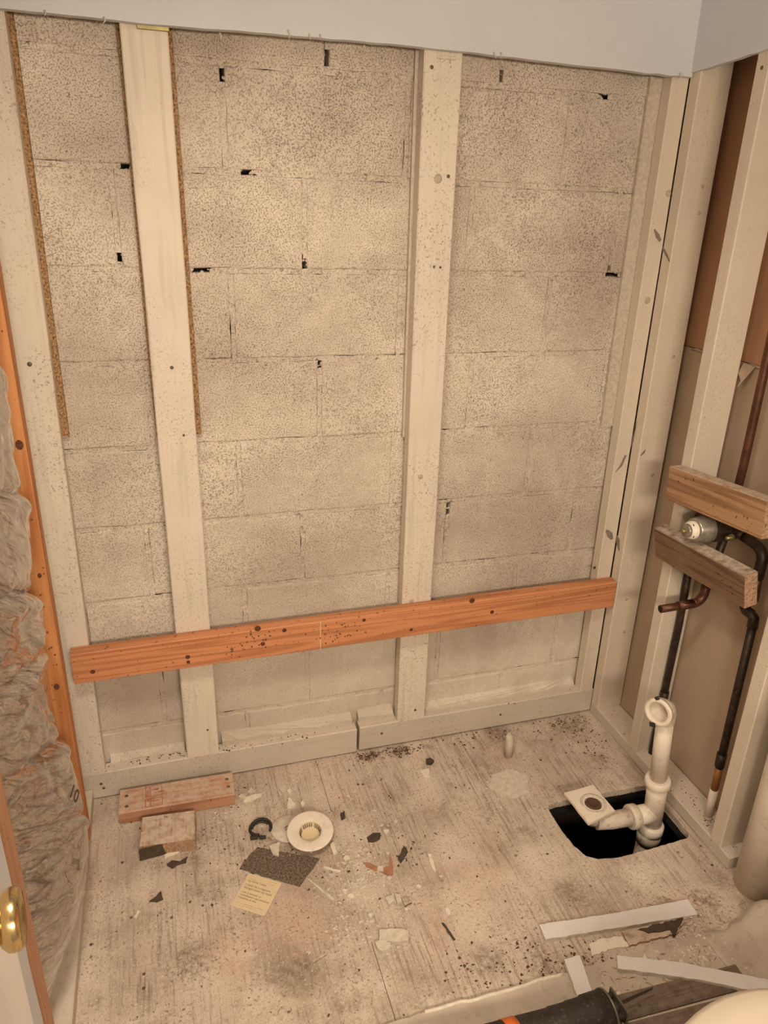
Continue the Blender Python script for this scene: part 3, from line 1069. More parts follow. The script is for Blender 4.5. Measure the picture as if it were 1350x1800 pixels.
tube('pipe', [(.996, -.557, .64), (1.0, -.561, .4), (1.0, -.568, .20)], PR, 'copper_dark', cold)
tube('coupling', [(1.0, -.5655, .245), (1.0, -.567, .205)], PR + .0022, 'copper_dark', cold)
tube('pipe_end', [(1.0, -.568, .21), (1.0, -.571, .125)], PR - .0008, 'copper_bright', cold)
tube('plastic_pipe', [(1.0, -.571, .128), (1.0, -.574, .039)], PR + .0005, 'pvc', cold)
spout = root('spout_stub', (.97, -.405, .65), 'short copper tub spout stub pointing out below the lower block', 'pipe')
tube('pipe', [(.848, -.402, .612), (.935, -.404, .616)], PR, 'copper', spout, 18)
tube('pipe_mouth', [(.8478, -.402, .612), (.8470, -.402, .612)], PR * .72, 'void', spout, 18)
tube('elbow', [(.90, -.403, .6145), (.945, -.404, .6165)] + [Vector(p) for p in arc((.945, -.404, .6465), (0, 0, -1), (1, 0, 0), .03)] + [(.975, -.405, .672)], PR + .0018, 'copper', spout)
tube('riser', [(.975, -.405, .665), (.985, VY, VZ - .02)], PR, 'copper_dark', spout)

# bath waste and overflow
AX = Vector((.886, -.500, 0))
def ax(z):
    return Vector((.886 - .105 * max(0, z) , -.500, z))


waste = root('bath_waste', (.886, -.5, -.02), 'cream plastic bath waste with overflow elbow standing in floor hole', 'drain pipe')
tube('drop_pipe', [ax(-.35), ax(-.05)], .030, 'pvc_dirty', waste, 24)
tube('threaded_collar', [ax(-.10), ax(-.066)], .0335, 'pvc_dirty', waste, 24)
tube('slip_nut', [ax(-.064), ax(-.060), ax(-.036), ax(-.032)], [.031, .035, .035, .032], 'pvc', waste, 24)
tube('tee_body', [ax(-.035), ax(.075), ax(.113)], [.0265, .027, .0285], 'pvc', waste, 24)
tube('slip_nut', [ax(.108), ax(.112), ax(.130), ax(.134)], [.031, .0345, .0345, .030], 'pvc', waste, 24)
tube('overflow_pipe', [ax(.125), ax(.345)], .0225, 'pvc', waste, 24)
ov = ax(.362)
tube('overflow_elbow', [ax(.33), ax(.345), ax(.356) + Vector((-.001, 0, 0)), ov + Vector((-.006, 0, .004)), ov + Vector((-.016, -.002, .008)), ov + Vector((-.030, -.006, .008))], [.0245, .0255, .0275, .030, .033, .034], 'pvc_dirty', waste, 26, False)
od = Vector((-.90, -.42, .12)).normalized()
link('overflow_rim', lathe_me('overflow_rim', [(.026, -.004), (.026, .004), (.031, .006), (.0375, .004), (.0375, -.004), (.026, -.004)], 32), 'pvc', waste, zaxis(ov + Vector((-.030, -.006, .008)), od))
link('overflow_throat', lathe_me('overflow_throat', [(.027, .002), (.025, -.012), (.016, -.020), (0, -.022)], 26), 'pvc_dirty', waste, zaxis(ov + Vector((-.030, -.006, .008)), od))
link('gasket_scrap', box_me('gasket_scrap', (.016, .012, .003), .001, 0, .001), 'black', waste, zaxis(ov + Vector((-.044, -.010, -.026)), od, .3))
link('gasket_scrap', box_me('gasket_scrap', (.012, .010, .003), .001, 0, .001), 'black', waste, zaxis(ov + Vector((-.034, .004, .043)), od, .8))
tube('branch_socket', [(.886, -.500, .008), (.820, -.503, .012)], .0265, 'pvc', waste, 24)
tube('branch_nut', [(.826, -.503, .012), (.822, -.503, .012), (.804, -.503, .013), (.800, -.503, .013)], [.030, .034, .034, .031], 'pvc_dirty', waste, 24)
tube('branch_pipe', [(.808, -.503, .013), (.745, -.501, .015), (.705, -.490, .016)], [.0235, .0235, .026], 'pvc_dirty', waste, 24)
tube('drain_shoe', [(.704, -.472, .052), (.704, -.474, .012), (.704, -.476, -.006)], [.034, .030, .020], 'pvc_dirty', waste, 24)
# square of tub floor still stuck on the drain shoe
sq = [(.643, -.414), (.739, -.408), (.745, -.508), (.650, -.530)]
dh = Vector((.701, -.470))
ring = [(dh.x + .024 * math.cos(a), dh.y + .024 * math.sin(a)) for a in [2 * math.pi * i / 24 for i in range(24)]]
bm = bmesh.new()
sqr = ragged(sq, .02, .0008)
vv = {}
for z in (.050, .057):
    ovs = [bm.verts.new((x, y, z)) for x, y in sqr]
    hv = [bm.verts.new((x, y, z)) for x, y in ring]
    es = [bm.edges.new((ovs[i], ovs[(i + 1) % len(ovs)])) for i in range(len(ovs))] + [bm.edges.new((hv[i], hv[(i + 1) % 24])) for i in range(24)]
    bmesh.ops.triangle_fill(bm, edges=es, use_beauty=True)
    vv[z] = (ovs, hv)
for k in (0, 1):
    A, B = vv[.050][k], vv[.057][k]
    for i in range(len(A)):
        bm.faces.new((A[i], A[(i + 1) % len(A)], B[(i + 1) % len(A)], B[i]))
link('tub_offcut', tomesh(bm, 'tub_offcut'), 'pvc', waste)
link('drain_ring', lathe_me('drain_ring', [(.0375, -.001), (.036, .0015), (.030, .002), (.025, -.001), (.022, -.010), (.010, -.014), (0, -.015)], 28), 'pvc_dirty', waste, Matrix.Translation((dh.x, dh.y, .0565)))
link('drain_rust', lathe_me('drain_rust', [(.0225, -.004), (.021, .0005), (.016, .0012), (.009, -.001), (0, -.002)], 18), 'sawdust_dark', waste, Matrix.Translation((dh.x, dh.y, .0565)))

# thick stack pipe at the right
setp(tube('stack_pipe', [(.992, -.772, -.02), (.988, -.770, .3), (.955, -.770, 1.4), (.93, -.77, 2.3)], .052, 'pvc', None, 32), 'thick cream plastic stack pipe at the right edge', 'pipe')

# ================================================================== FLOOR ITEMS
def chip(name, pix, th, mat, label, cat, group=None, z=0.0, rag=.0012, step=.008, jit=.0006):
    pl = [fl(u, v, z + th) for u, v in pix]
    poly = ragged([(p.x, p.y) for p in pl], step, rag)
    me = prism_me(name, poly, z + .0002, z + th, 0, jit)
    return setp(link(name, me, mat), label, cat, group)


# board with red stamp, and the block in front of it
sa = setp(lumber('scrap_board', (-.540, -.115, .0195), (-.237, -.1235, .0195), .0885, .038, (0, 1, 0), 'scrap'), 'reddish scrap board with red grade stamp against the sill', 'board')
for (x, y) in ((-.522, -.098), (-.521, -.137), (-.253, -.103), (-.252, -.133)):
    nail(sa, (x, y - .002, .0386), (0, 0, 1), .005, 'steel')


def stamp(x, y, wd, ht):
    bm = bmesh.new()
    for cx, cy, sx, sy in ((x + wd / 2, y, wd, .0014), (x + wd / 2, y + ht, wd, .0014), (x, y + ht / 2, .0016, ht), (x + wd, y + ht / 2, .0012, ht)):
        bm_box(bm, (cx, cy, .0388), (sx, sy, .0003))
    link('grade_stamp', tomesh(bm, 'grade_stamp'), 'redink', sa)


stamp(-.472, -.119, .010, .040)
stamp(-.459, -.119, .030, .040)
stamp(-.473, -.155, .011, .029)
stamp(-.459, -.155, .030, .029)
for s, x, y, z in (('STD & BTR', -.4575, -.151, .0060), ('S-DRY', -.455, -.139, .0075), ('HEM', -.456, -.097, .009), ('FIR', -.440, -.109, .0085)):
    link('grade_stamp', text_me(s, z, 'grade_stamp', True), 'redink', sa, Matrix.Translation((x, y, .0389)))
for i in range(7):
    link('grade_stamp', box_me('grade_stamp', (.006, .0022, .0003), 0), 'redink', sa, Matrix.Translation((-.467 + random.uniform(-.001, .001), -.115 + i * .005 - (.042 if i > 4 else 0), .0389)))
sb = lumber('scrap_block', (-.4215, -.291, .0195), (-.414, -.194, .0195), .138, .038, (1, 0, 0), 'scrapB', bev=.003, wav=.001)
setp(sb, 'short grey brown wood offcut lying in front of the stamped board', 'wood block')
link('burnt_end', box_me('burnt_end', (.070, .0016, .034), .0008, 0, .0022), 'darkchip', sb, Matrix.Translation((-.4555, -.2915, .019)) @ Matrix.Rotation(.077, 4, 'Z'))
link('staple', tube_me('staple', [(-.425, -.205, .038), (-.424, -.205, .044), (-.419, -.207, .044), (-.418, -.207, .038)], .0008, 5), 'steel', sb)

# round strainer flange and the disc under it
fg = root('drain_flange', (-.062, -.340, 0), 'round cream drain flange with basket strainer on the floor', 'drain flange')
fm = Matrix.Translation((-.062, -.340, .033)) @ Euler((.10, -.04, 0)).to_matrix().to_4x4()
link('flange', lathe_me('flange', [(.029, -.003), (.058, -.0045), (.0615, -.002), (.0605, .0005), (.057, .001), (.033, -.0015), (.0295, -.003), (.029, -.006)], 48), 'pvc', fg, fm)
link('strainer_basket', lathe_me('strainer_basket', [(.0300, -.0025), (.0285, -.006), (.0245, -.017), (.022, -.0185), (0, -.019)], 40), 'card', fg, fm)
bm = bmesh.new()
for a in range(30):
    if a % 6 == 5:
        continue
    for k in range(4):
        an = 2 * math.pi * a / 30
        rr = .0279 - k * .0012
        vs = bm_box(bm, (rr * math.cos(an), rr * math.sin(an), -.0072 - k * .0028), (.0012, .0028, .0016), Euler((0, .3, an)))
link('strainer_slots', tomesh(bm, 'strainer_slots'), 'darkchip', fg, fm)
link('tailpiece', lathe_me('tailpiece', [(.0265, -.005), (.0265, -.024), (.024, -.028), (0, -.028)], 24), 'pvc_dirty', fg, Matrix.Translation((-.062, -.340, .0285)))
setp(link('gasket_disc', lathe_me('gasket_disc', [(.010, .004), (.044, .005), (.046, .003), (.046, .0005), (.010, .0005), (.010, .004)], 36), 'plaster', None, Matrix.Translation((-.112, -.290, 0))), 'flat pale round disc lying beneath the drain flange', 'disc')

# dark strap loop with buckle
c0 = fl(458, 1458)
loop = root('strap_loop', (c0.x, c0.y, 0), 'looped black strap lying left of the drain flange', 'strap')
pts = []
for k in range(15):
    a = -.6 + k * .36
    pts.append((c0.x + .028 * math.cos(a), c0.y + .026 * math.sin(a), .007 + .004 * math.sin(a * 1.5)))
tube('strap', pts, .0042, 'black', loop, 8)
pts2 = [(p[0] * .8 + (c0.x + .004) * .2, p[1] * .8 + c0.y * .2, .006) for p in pts[3:11]]
tube('inner_strap', pts2, .003, 'black', loop, 8)
q = fl(452, 1474)
link('buckle', box_me('buckle', (.020, .010, .009), .002), 'black', loop, Matrix.Translation((q.x - .008, q.y, .0055)) @ Matrix.Rotation(-.1, 4, 'Z'))
link('buckle', box_me('buckle', (.018, .009, .008), .002), 'black', loop, Matrix.Translation((q.x + .014, q.y - .004, .005)) @ Matrix.Rotation(-.25, 4, 'Z'))

chip('felt_piece', [(453, 1489), (436, 1506), (421, 1527), (478, 1544), (527, 1558), (562, 1509), (530, 1503), (500, 1498)], .0022, 'felt', 'dark gritty felt rectangle below the drain flange', 'felt', rag=.0014)

chip('plaster_flake', [(473, 1486), (492, 1479), (490, 1504), (480, 1501)], .005, 'plaster', 'pale triangular chip on top edge of the felt rectangle', 'plaster flake', z=.0022)
# the card
ca, cb, cc, cdn = [Vector((x, y)) for x, y in ((-.2335, -.402), (-.160, -.452), (-.209, -.533), (-.280, -.489))]
cx = (cb - ca).normalized()
cm3 = Vector((cx.x, cx.y, 0))
cy3 = Vector((-cx.y, cx.x, 0))
cw, ch = (cb - ca).length, ((cdn - ca).length + (cc - cb).length) / 2
cmid = (ca + cb + cc + cdn) / 4
CM = Matrix((cm3, cy3, Vector((0, 0, 1)))).transposed().to_4x4()
CM.translation = Vector((cmid.x, cmid.y, .0016))
bm = bmesh.new()
rad = .005
pl = []
for sx, sy, a0 in ((1, 1, 0), (-1, 1, 90), (-1, -1, 180), (1, -1, 270)):
    for k in range(5):
        a = math.radians(a0 + k * 22.5)
        pl.append((sx * (cw / 2 - rad) + rad * math.cos(a), sy * (ch / 2 - rad) + rad * math.sin(a)))
lo = [bm.verts.new((x, y, -.0006)) for x, y in pl]
hi = [bm.verts.new((x, y, .0002)) for x, y in pl]
bm.faces.new(lo)
bm.faces.new(hi)
for i in range(len(pl)):
    j = (i + 1) % len(pl)
    bm.faces.new((lo[i], lo[j], hi[j], hi[i]))
card = setp(link('printed_card', tomesh(bm, 'printed_card'), 'card', None, CM), 'small yellow printed card with rounded corners on the floor', 'card')
for s, x, y, sz in (('I never let a negative', -.038, .0145, .0079), ('thought enter my head.', -.038, .0060, .0079),
                    ('I am a winner, a', -.038, -.0070, .0079), ('contributor, an achiever.', -.038, -.0150, .0079), ('I believe in me.', -.038, -.0230, .0079), ('my drive, I own', -.038, .0265, .0079)):
    link('printed_line', text_me(s, sz, 'printed_line'), 'ink', card, CM @ Matrix.Translation((x, y, .0004)))
bm = bmesh.new()
for (x, y, n, ww) in ((-.038, .0425, 2, .010), (.014, .0425, 2, .009), (-.038, .0350, 2, .008), (.018, .0350, 1, .012), (-.036, -.0345, 8, .007), (-.018, -.0395, 4, .007)):
    for i in range(n):
        bm_box(bm, (x + i * (ww + .002) + ww / 2, y, .0004), (ww, .0016, .0001))
link('faded_print', tomesh(bm, 'faded_print'), 'scrapB', card, CM)['kind'] = 'stuff'

# plaster / tile pieces
P = 'plaster'
chip('plaster_chunk', [(668, 1633), (700, 1632), (718, 1636), (718, 1653), (690, 1655), (666, 1652)], .010, P, 'largest rectangular plaster chunk near the middle of floor', 'plaster chunk')
chip('plaster_chunk', [(660, 1655), (675, 1652), (686, 1657), (688, 1665), (672, 1672), (662, 1664)], .012, P, 'blocky plaster chunk just below the rectangular one', 'plaster chunk')
chip('torn_board_scrap', [(638, 1516), (652, 1517), (672, 1526), (684, 1522), (686, 1502), (690, 1518), (692, 1535), (686, 1540), (665, 1531), (645, 1524)], .0025, 'brownchip', 'torn reddish brown scrap with a raised pointed corner', 'scrap')
chip('plaster_flake', [(737, 1354), (754, 1350), (755, 1366), (747, 1366), (741, 1359)], .004, 'plaster_pale', 'bright triangular flake near the sill board break', 'plaster flake')
chip('dark_pebble', [(749, 1334), (757, 1332), (763, 1336), (758, 1341), (750, 1340)], .010, 'darkchip', 'black pebble in front of the sill board', 'pebble')
chip('plaster_sliver', [(752, 1500), (757, 1501), (762, 1515), (767, 1530), (764, 1532), (757, 1520)], .004, 'plaster_pale', 'thin pale sliver right of the torn brown scrap', 'sliver')
chip('wood_sliver', [(568, 1524), (571, 1522), (599, 1530), (598, 1534)], .004, 'plaster_pale', 'pale stick lying right of the felt rectangle', 'sliver')
chip('wood_sliver', [(538, 1543), (541, 1543), (588, 1580), (585, 1583)], .002, P, 'long thin sliver beside the corner of felt', 'sliver')
chip('plaster_flake', [(580, 1482), (586, 1480), (593, 1498), (586, 1503)], .006, 'plaster_pale', 'upright pale flake at the lower right of flange', 'plaster flake')
chip('plaster_flake', [(506, 1404), (509, 1401), (520, 1414), (514, 1417), (505, 1416)], .010, 'plaster_pale', 'pointed white flake behind the drain flange', 'plaster flake')
chip('plaster_flake', [(528, 1410), (533, 1406), (536, 1414), (530, 1417)], .008, 'plaster_pale', 'small white flake behind the flange, right one', 'plaster flake')
chip('plaster_flake', [(490, 1385), (502, 1380), (504, 1388), (497, 1394)], .004, P, 'rounded pale flake near the stamped board end', 'plaster flake')
chip('plaster_flake', [(430, 1402), (445, 1396), (461, 1394), (459, 1399), (440, 1408), (428, 1409)], .004, 'plaster_pale', 'long white flake right of the stamped board', 'plaster flake')
chip('plaster_flake', [(378, 1412), (400, 1408), (415, 1406), (414, 1411), (385, 1416)], .003, 'plaster_pale', 'thin white strip along the front of stamped board', 'plaster flake')
chip('plaster_flake', [(289, 1502), (310, 1493), (318, 1492), (314, 1498), (290, 1508)], .004, 'plaster_pale', 'pale flake below the grey wood offcut', 'plaster flake')
chip('dark_scrap', [(293, 1520), (303, 1512), (316, 1514), (330, 1505), (327, 1516), (312, 1520), (303, 1526)], .003, 'darkchip', 'dark crumpled scrap below the grey wood offcut', 'scrap')
chip('dark_scrap', [(262, 1584), (274, 1576), (283, 1566), (287, 1580), (276, 1585)], .003, 'darkchip', 'dark triangular scrap on bare floor at left', 'scrap')
chip('dark_leaf', [(645, 1472), (655, 1464), (669, 1464), (668, 1474), (656, 1480), (647, 1479)], .003, 'darkchip', 'grey oval flake right of the drain flange', 'scrap')
chip('dark_scrap', [(700, 1508), (706, 1495), (710, 1486), (717, 1496), (711, 1506), (704, 1516)], .005, 'darkchip', 'dark curled scrap right of the torn brown scrap', 'scrap')
chip('dark_scrap', [(598, 1430), (606, 1425), (607, 1436), (600, 1440)], .006, 'darkchip', 'small dark lump above right of the flange', 'scrap')
chip('plaster_chunk', [(677, 1578), (690, 1573), (694, 1583), (684, 1590)], .008, P, 'pale lump above the rectangular plaster chunk, left one', 'plaster chunk')
chip('plaster_chunk', [(694, 1570), (703, 1572), (706, 1585), (698, 1588)], .008, P, 'pale lump above the rectangular plaster chunk, middle one', 'plaster chunk')
chip('dark_scrap', [(706, 1578), (722, 1576), (724, 1586), (712, 1592)], .005, 'oldblock', 'grey brown lump beside the pale plaster lumps', 'scrap')
chip('plaster_flake', [(783, 1596), (790, 1597), (791, 1608), (784, 1605)], .003, 'plaster_pale', 'small pale flake right of the plaster lumps', 'plaster flake')
chip('wood_sliver', [(776, 1622), (780, 1622), (801, 1651), (797, 1653)], .002, 'darkchip', 'thin dark splinter right of the rectangular plaster chunk', 'sliver')
chip('wood_sliver', [(548, 1689), (572, 1675), (575, 1678), (551, 1692)], .002, 'oldblock', 'brown splinter on bare plywood low in the centre', 'sliver')
chip('wood_sliver', [(235, 1612), (242, 1600), (246, 1601), (240, 1614)], .002, 'plaster_pale', 'short pale sliver on bare floor at left', 'sliver')
chip('mortar_patch', [(868, 1360), (900, 1350), (926, 1364), (930, 1392), (905, 1402), (878, 1396), (856, 1380)], .0025, P, 'thin pale mortar patch stuck to floor below the peg', 'mortar patch', rag=.004)
# peg
pb = fl(893, 1328)
pg = setp(link('wood_peg', tube_me('wood_peg', [(pb.x, pb.y, .0), (pb.x - .001, pb.y, .055), (pb.x - .004, pb.y, .074), (pb.x - .006, pb.y, .083)], [.0135, .0130, .0105, .006], 16), M['plaster']), 'short round wooden peg standing near the back sill', 'peg')

# white painted drywall strips and scraps at lower right
UZ = .010
def strip(pix, th, label, z, name='drywall_strip'):
    tp = [fl(u, v, z + th) for u, v in pix]
    poly = ragged([(p.x, p.y) for p in tp], .012, .0009)
    o = setp(link(name, prism_me(name, poly, z + th - .0018, z + th), 'white_strip'), label, 'drywall strip')
    core = [(x + random.uniform(-.0012, .0012), y + random.uniform(-.0012, .0012)) for x, y in poly]
    link('gypsum_core', prism_me('gypsum_core', core, z + .0003, z + th - .0017), 'gypsum', o)
    return o


strip([(948, 1625), (1080, 1605), (1209, 1581), (1226, 1607), (1100, 1628), (959, 1651)], .0125, 'white drywall strip lying nearest the floor hole', 0)
strip([(1085, 1679), (1200, 1692), (1420, 1736), (1420, 1762), (1240, 1724), (1140, 1709), (1086, 1702)], .0125, 'white drywall strip running off the right edge', UZ)
strip([(992, 1686), (1019, 1679), (1042, 1748), (1017, 1757)], .0125, 'short white drywall strip behind the saw', UZ)
chip('paper_scrap', [(1035, 1660), (1050, 1652), (1093, 1646), (1106, 1663), (1075, 1668), (1041, 1680)], .004, 'plastic_white', 'cream torn paper scrap below the nearest strip', 'scrap', rag=.002)
chip('tile_scrap', [(1093, 1638), (1150, 1626), (1196, 1610), (1203, 1620), (1190, 1640), (1150, 1650), (1106, 1662)], .007, 'scrapB', 'brown broken strip tucked under the nearest drywall strip', 'scrap', rag=.002)
chip('plastic_scrap', [(1122, 1634), (1180, 1618), (1202, 1612), (1186, 1645), (1178, 1634), (1140, 1640)], .0095, 'darkchip', 'dark grey film scrap on the brown broken strip', 'scrap', rag=.002)

# underlayment sheet with cut edge
ue = [(-.70, -.850), (-.005, -.850), (.124, -.849), (.193, -.853), (.397, -.852), (.558, -.851), (.681, -.850), (.786, -.855), (.872, -.842), (.905, -.852), (.93, -.90), (1.0, -.94), (1.04, -.95)]
poly = ragged([(x, y) for x, y in ue], .02, .003)[:-52] if False else None
top_e = []
for (x0, y0), (x1, y1) in zip(ue[:-1], ue[1:]):
    k = max(1, int(math.hypot(x1 - x0, y1 - y0) / .015))
    for i in range(k):
        top_e.append((x0 + (x1 - x0) * i / k, y0 + (y1 - y0) * i / k + random.uniform(-.002, .002)))
top_e.append(ue[-1])
# begins right of the worn plywood and runs off under the viewer
top_e = [p for p in top_e if p[0] > -.06]
poly = top_e + [(1.04, -2.6), (-.06, -2.6)]
und = setp(link('underlayment_sheet', prism_me('underlayment_sheet', poly, .0005, UZ), 'underlay'), 'dusty tan underlayment sheet with a pale cut edge', 'underlayment')
link('cut_edge', tube_me('cut_edge', [(x, y + .001, UZ - .001) for x, y in top_e if .06 < x < .41], .0042, 6), 'plaster_pale', und)

# curled sheet corner at right
bm = bmesh.new()
G = []
for j in range(15):
    row = []
    for i in range(19):
        a, b = i / 18, j / 14
        p = Vector((.76 + a * .25, -.865 - b * .17 + .02 * math.sin(a * 3), UZ + .0015))
        hgt = .055 * math.exp(-((a - .72) / .16) ** 2) * math.exp(-(b / .42) ** 2) + .012 * noise.noise(Vector((a * 3, b * 3, 2))) * (1 - b)
        edge = .02 * noise.noise(Vector((a * 6, 0, b * 6)))
        p.z += max(0, hgt)
        p.y += edge * (1 if j == 0 else .2)
        row.append(bm.verts.new(p))
    G.append(row)
for j in range(14):
    for i in range(18):
        bm.faces.new((G[j][i], G[j][i + 1], G[j + 1][i + 1], G[j + 1][i]))
tv = [v for row in G for v in row]
low_ = {v: bm.verts.new(v.co - Vector((0, 0, .0012))) for v in tv}
for f in [f for f in bm.faces]:
    bm.faces.new([low_[v] for v in reversed(f.verts)])
edge_ = G[0] + [r_[-1] for r_ in G[1:]] + G[-1][-2::-1] + [r_[0] for r_ in G[-2:0:-1]]
for a_, b_ in zip(edge_, edge_[1:] + edge_[:1]):
    bm.faces.new((a_, b_, low_[b_], low_[a_]))
setp(link('curled_paper_sheet', tomesh(bm, 'curled_paper_sheet', True), 'underlay'), 'curled dusty paper sheet beside the thick stack pipe', 'paper sheet')

# dark planks under the saw blade
for k, (a, b, wd, lab) in enumerate((((.405, -.951, .0125), (.78, -.965, .0125), .052, 'dark brown plank strip under the saw blade'), ((.42, -1.010, .0125), (.76, -1.025, .0125), .055, 'dark brown plank strip beside the cream lid'))):
    setp(lumber('floor_plank', a, b, wd, .005, (0, 1, 0), 'vinyl_dark', bev=.0008), lab, 'plank')

# reciprocating saw (front half in view)
saw = root('reciprocating_saw', (.2, -.985, UZ), 'black reciprocating saw with thin blade lying on the floor', 'saw')
SA, SB = Vector((.425, -.975, .058)), Vector((.10, -.985, .062))
sd_ = (SB - SA).normalized()
prof = [(0, .036), (.006, .041), (.05, .041), (.054, .0385), (.085, .0395), (.088, .038), (.125, .0395), (.128, .038), (.20, .042), (.29, .046)]
tube('front_housing', [SA + sd_ * d for d, r_ in prof], [r_ for d, r_ in prof], 'black', saw, 26)
tube('motor_housing', [SA + sd_ * .288, SA + sd_ * .36, SA + sd_ * .44, SA + sd_ * .46], [.044, .05, .048, .035], 'black', saw, 22)
tube('colour_band', [SA + sd_ * .205, SA + sd_ * .232], [.0435, .0445], 'orange_plastic', saw, 26)
tube('handle', [SA + sd_ * .44, SA + sd_ * .52 + Vector((0, -.03, .0)), SA + sd_ * .60 + Vector((0, -.09, 0))], [.026, .024, .022], 'black', saw, 16)
tube('seam_ring', [SA + sd_ * .003, SA + sd_ * .0075], .0425, 'steel', saw, 26)
sh = SA - sd_ * .014
link('shoe', box_me('shoe', (.005, .060, .050), .002), 'steel', saw, Matrix.Translation(SA - sd_ * .022) @ Matrix.Rotation(.1, 4, 'Z'))
link('shoe_bracket', box_me('shoe_bracket', (.030, .010, .012), .002), 'black', saw, Matrix.Translation(SA - sd_ * .008 + Vector((0, .020, .010))))
link('shoe_bracket', box_me('shoe_bracket', (.030, .010, .012), .002), 'black', saw, Matrix.Translation(SA - sd_ * .008 + Vector((0, -.022, .010))))
tube('blade_clamp', [SA, SA - sd_ * .022], [.014, .010], 'steel', saw, 12)
b0, b1 = SA - sd_ * .015 + Vector((0, .006, -.002)), Vector((.548, -.953, .047))
bm = bmesh.new()
N = 26
dirb = (b1 - b0)
upb = Vector((0, 0, 1))
prev = None
for i in range(N + 1):
    t = i / N
    c = b0 + dirb * t
    h0 = .009 * (1 - t * .55)
    cur = [bm.verts.new(c + upb * (h0) + Vector((0, s, 0))) for s in (-.0006, .0006)] + [bm.verts.new(c - upb * (h0 + (.0016 if i % 2 else 0)) + Vector((0, s, 0))) for s in (.0006, -.0006)]
    if prev:
        for k in range(4):
            bm.faces.new((prev[k], prev[(k + 1) % 4], cur[(k + 1) % 4], cur[k]))
    else:
        bm.faces.new(cur)
    prev = cur
bm.faces.new(prev)
link('blade', tomesh(bm, 'blade'), 'steel', saw)
tube('power_lever', [SA + Vector((.012, -.028, .0)), SA + Vector((.028, -.045, -.012)), SA + Vector((.034, -.07, -.03))], .0025, 'steel', saw, 8)

# toilet: only the rim of its lid enters the frame
toilet = root('toilet', (.45, -1.387, UZ), 'cream toilet lid curving into the lower right corner', 'toilet')


def oval(cx, cy, a, b, n=48, egg=.12):
    out = []
    for k in range(n):
        t = 2 * math.pi * k / n
        out.append((cx + a * math.cos(t), cy + b * math.sin(t) * (1 + egg * math.cos(t) * .5)))
    return out


def loft(name, secs, mat):
    bm = bmesh.new()
    R_ = [[bm.verts.new((x, y, z)) for x, y in oval(cx, cy, a, b)] for cx, cy, a, b, z in secs]
    for A, B in zip(R_[:-1], R_[1:]):
        for k in range(48):
            bm.faces.new((A[k], A[(k + 1) % 48], B[(k + 1) % 48], B[k]))
    bm.faces.new(R_[0])
    bm.faces.new(R_[-1])
    me = tomesh(bm, name, True)
    for p in me.polygons:
        if len(p.vertices) > 4:
            p.use_smooth = True
    return link(name, me, mat, toilet)


UZT = UZ + .0008
TX, TY = .430, -1.387
loft('bowl', [(TX + .06, TY, .16, .11, UZT), (TX + .06, TY, .15, .105, .04), (TX + .05, TY, .13, .09, .15), (TX + .03, TY, .17, .13, .26), (TX, TY, .215, .175, .36), (TX, TY, .225, .185, .385)], 'ceramic')
loft('seat', [(TX, TY, .225, .186, .386), (TX, TY, .231, .192, .392), (TX, TY, .228, .190, .404)], 'ceramic')
loft('lid', [(TX, TY, .226, .188, .405), (TX, TY, .232, .194, .410), (TX, TY, .231, .193, .418), (TX, TY, .222, .184, .424), (TX, TY, .19, .155, .428), (TX, TY, .10, .08, .430)], 'ceramic')
link('tank', box_me('tank', (.19, .42, .36), .02), 'ceramic', toilet, Matrix.Translation((.80, TY, .57)))
link('tank_lid', box_me('tank_lid', (.21, .44, .03), .008), 'ceramic', toilet, Matrix.Translation((.80, TY, .766)))
link('tank_neck', box_me('tank_neck', (.16, .20, .10), .02), 'ceramic', toilet, Matrix.Translation((.68, TY, .35)))


# ------------------------------------------------------------------ loose crumbs (uncountable)
def crumbs(name, spec, mat, label, cat, seed, zf=None, flat=.5):
    rnd = random.Random(seed)
    V, F = [], []
    for (cx, cy, sx, sy, n, s0, s1, z) in spec:
        for _ in range(n):
            x, y = rnd.gauss(cx, sx), rnd.gauss(cy, sy)
            if z < .005 and (y > -.055 or x < -.60 or x > .94):
                continue
            if z < .005 and -.61 < -.61 + x and .59 < x < .95 and -.615 < y < -.38:
                continue
            if z < .005 and y < -.845 and x > -.06:
                continue
            s = s0 + (s1 - s0) * rnd.random() ** 3
            a = rnd.random() * 6.28
            el = rnd.uniform(.5, 1.8)
            b = len(V)
            for k in range(4):
                an = a + k * 1.5708 + rnd.uniform(-.4, .4)
                rr = s * rnd.uniform(.6, 1.1)
                px, py = rr * math.cos(an) * el, rr * math.sin(an)
                V.append((x + px * math.cos(a) - py * math.sin(a), y + px * math.sin(a) + py * math.cos(a), z + .0001))
            V.append((x + rnd.uniform(-.3, .3) * s, y + rnd.uniform(-.3, .3) * s, z + s * flat * rnd.uniform(.6, 1.4)))
            F += [(b, b + 1, b + 4), (b + 1, b + 2, b + 4), (b + 2, b + 3, b + 4), (b + 3, b, b + 4), (b + 3, b + 2, b + 1, b)]
    me = bpy.data.meshes.new(name)
    me.from_pydata(V, [], F)
    return setp(link(name, me, mat), label, cat, None, 'stuff')


def px(u, v):
    p = fl(u, v)
    return p.x, p.y


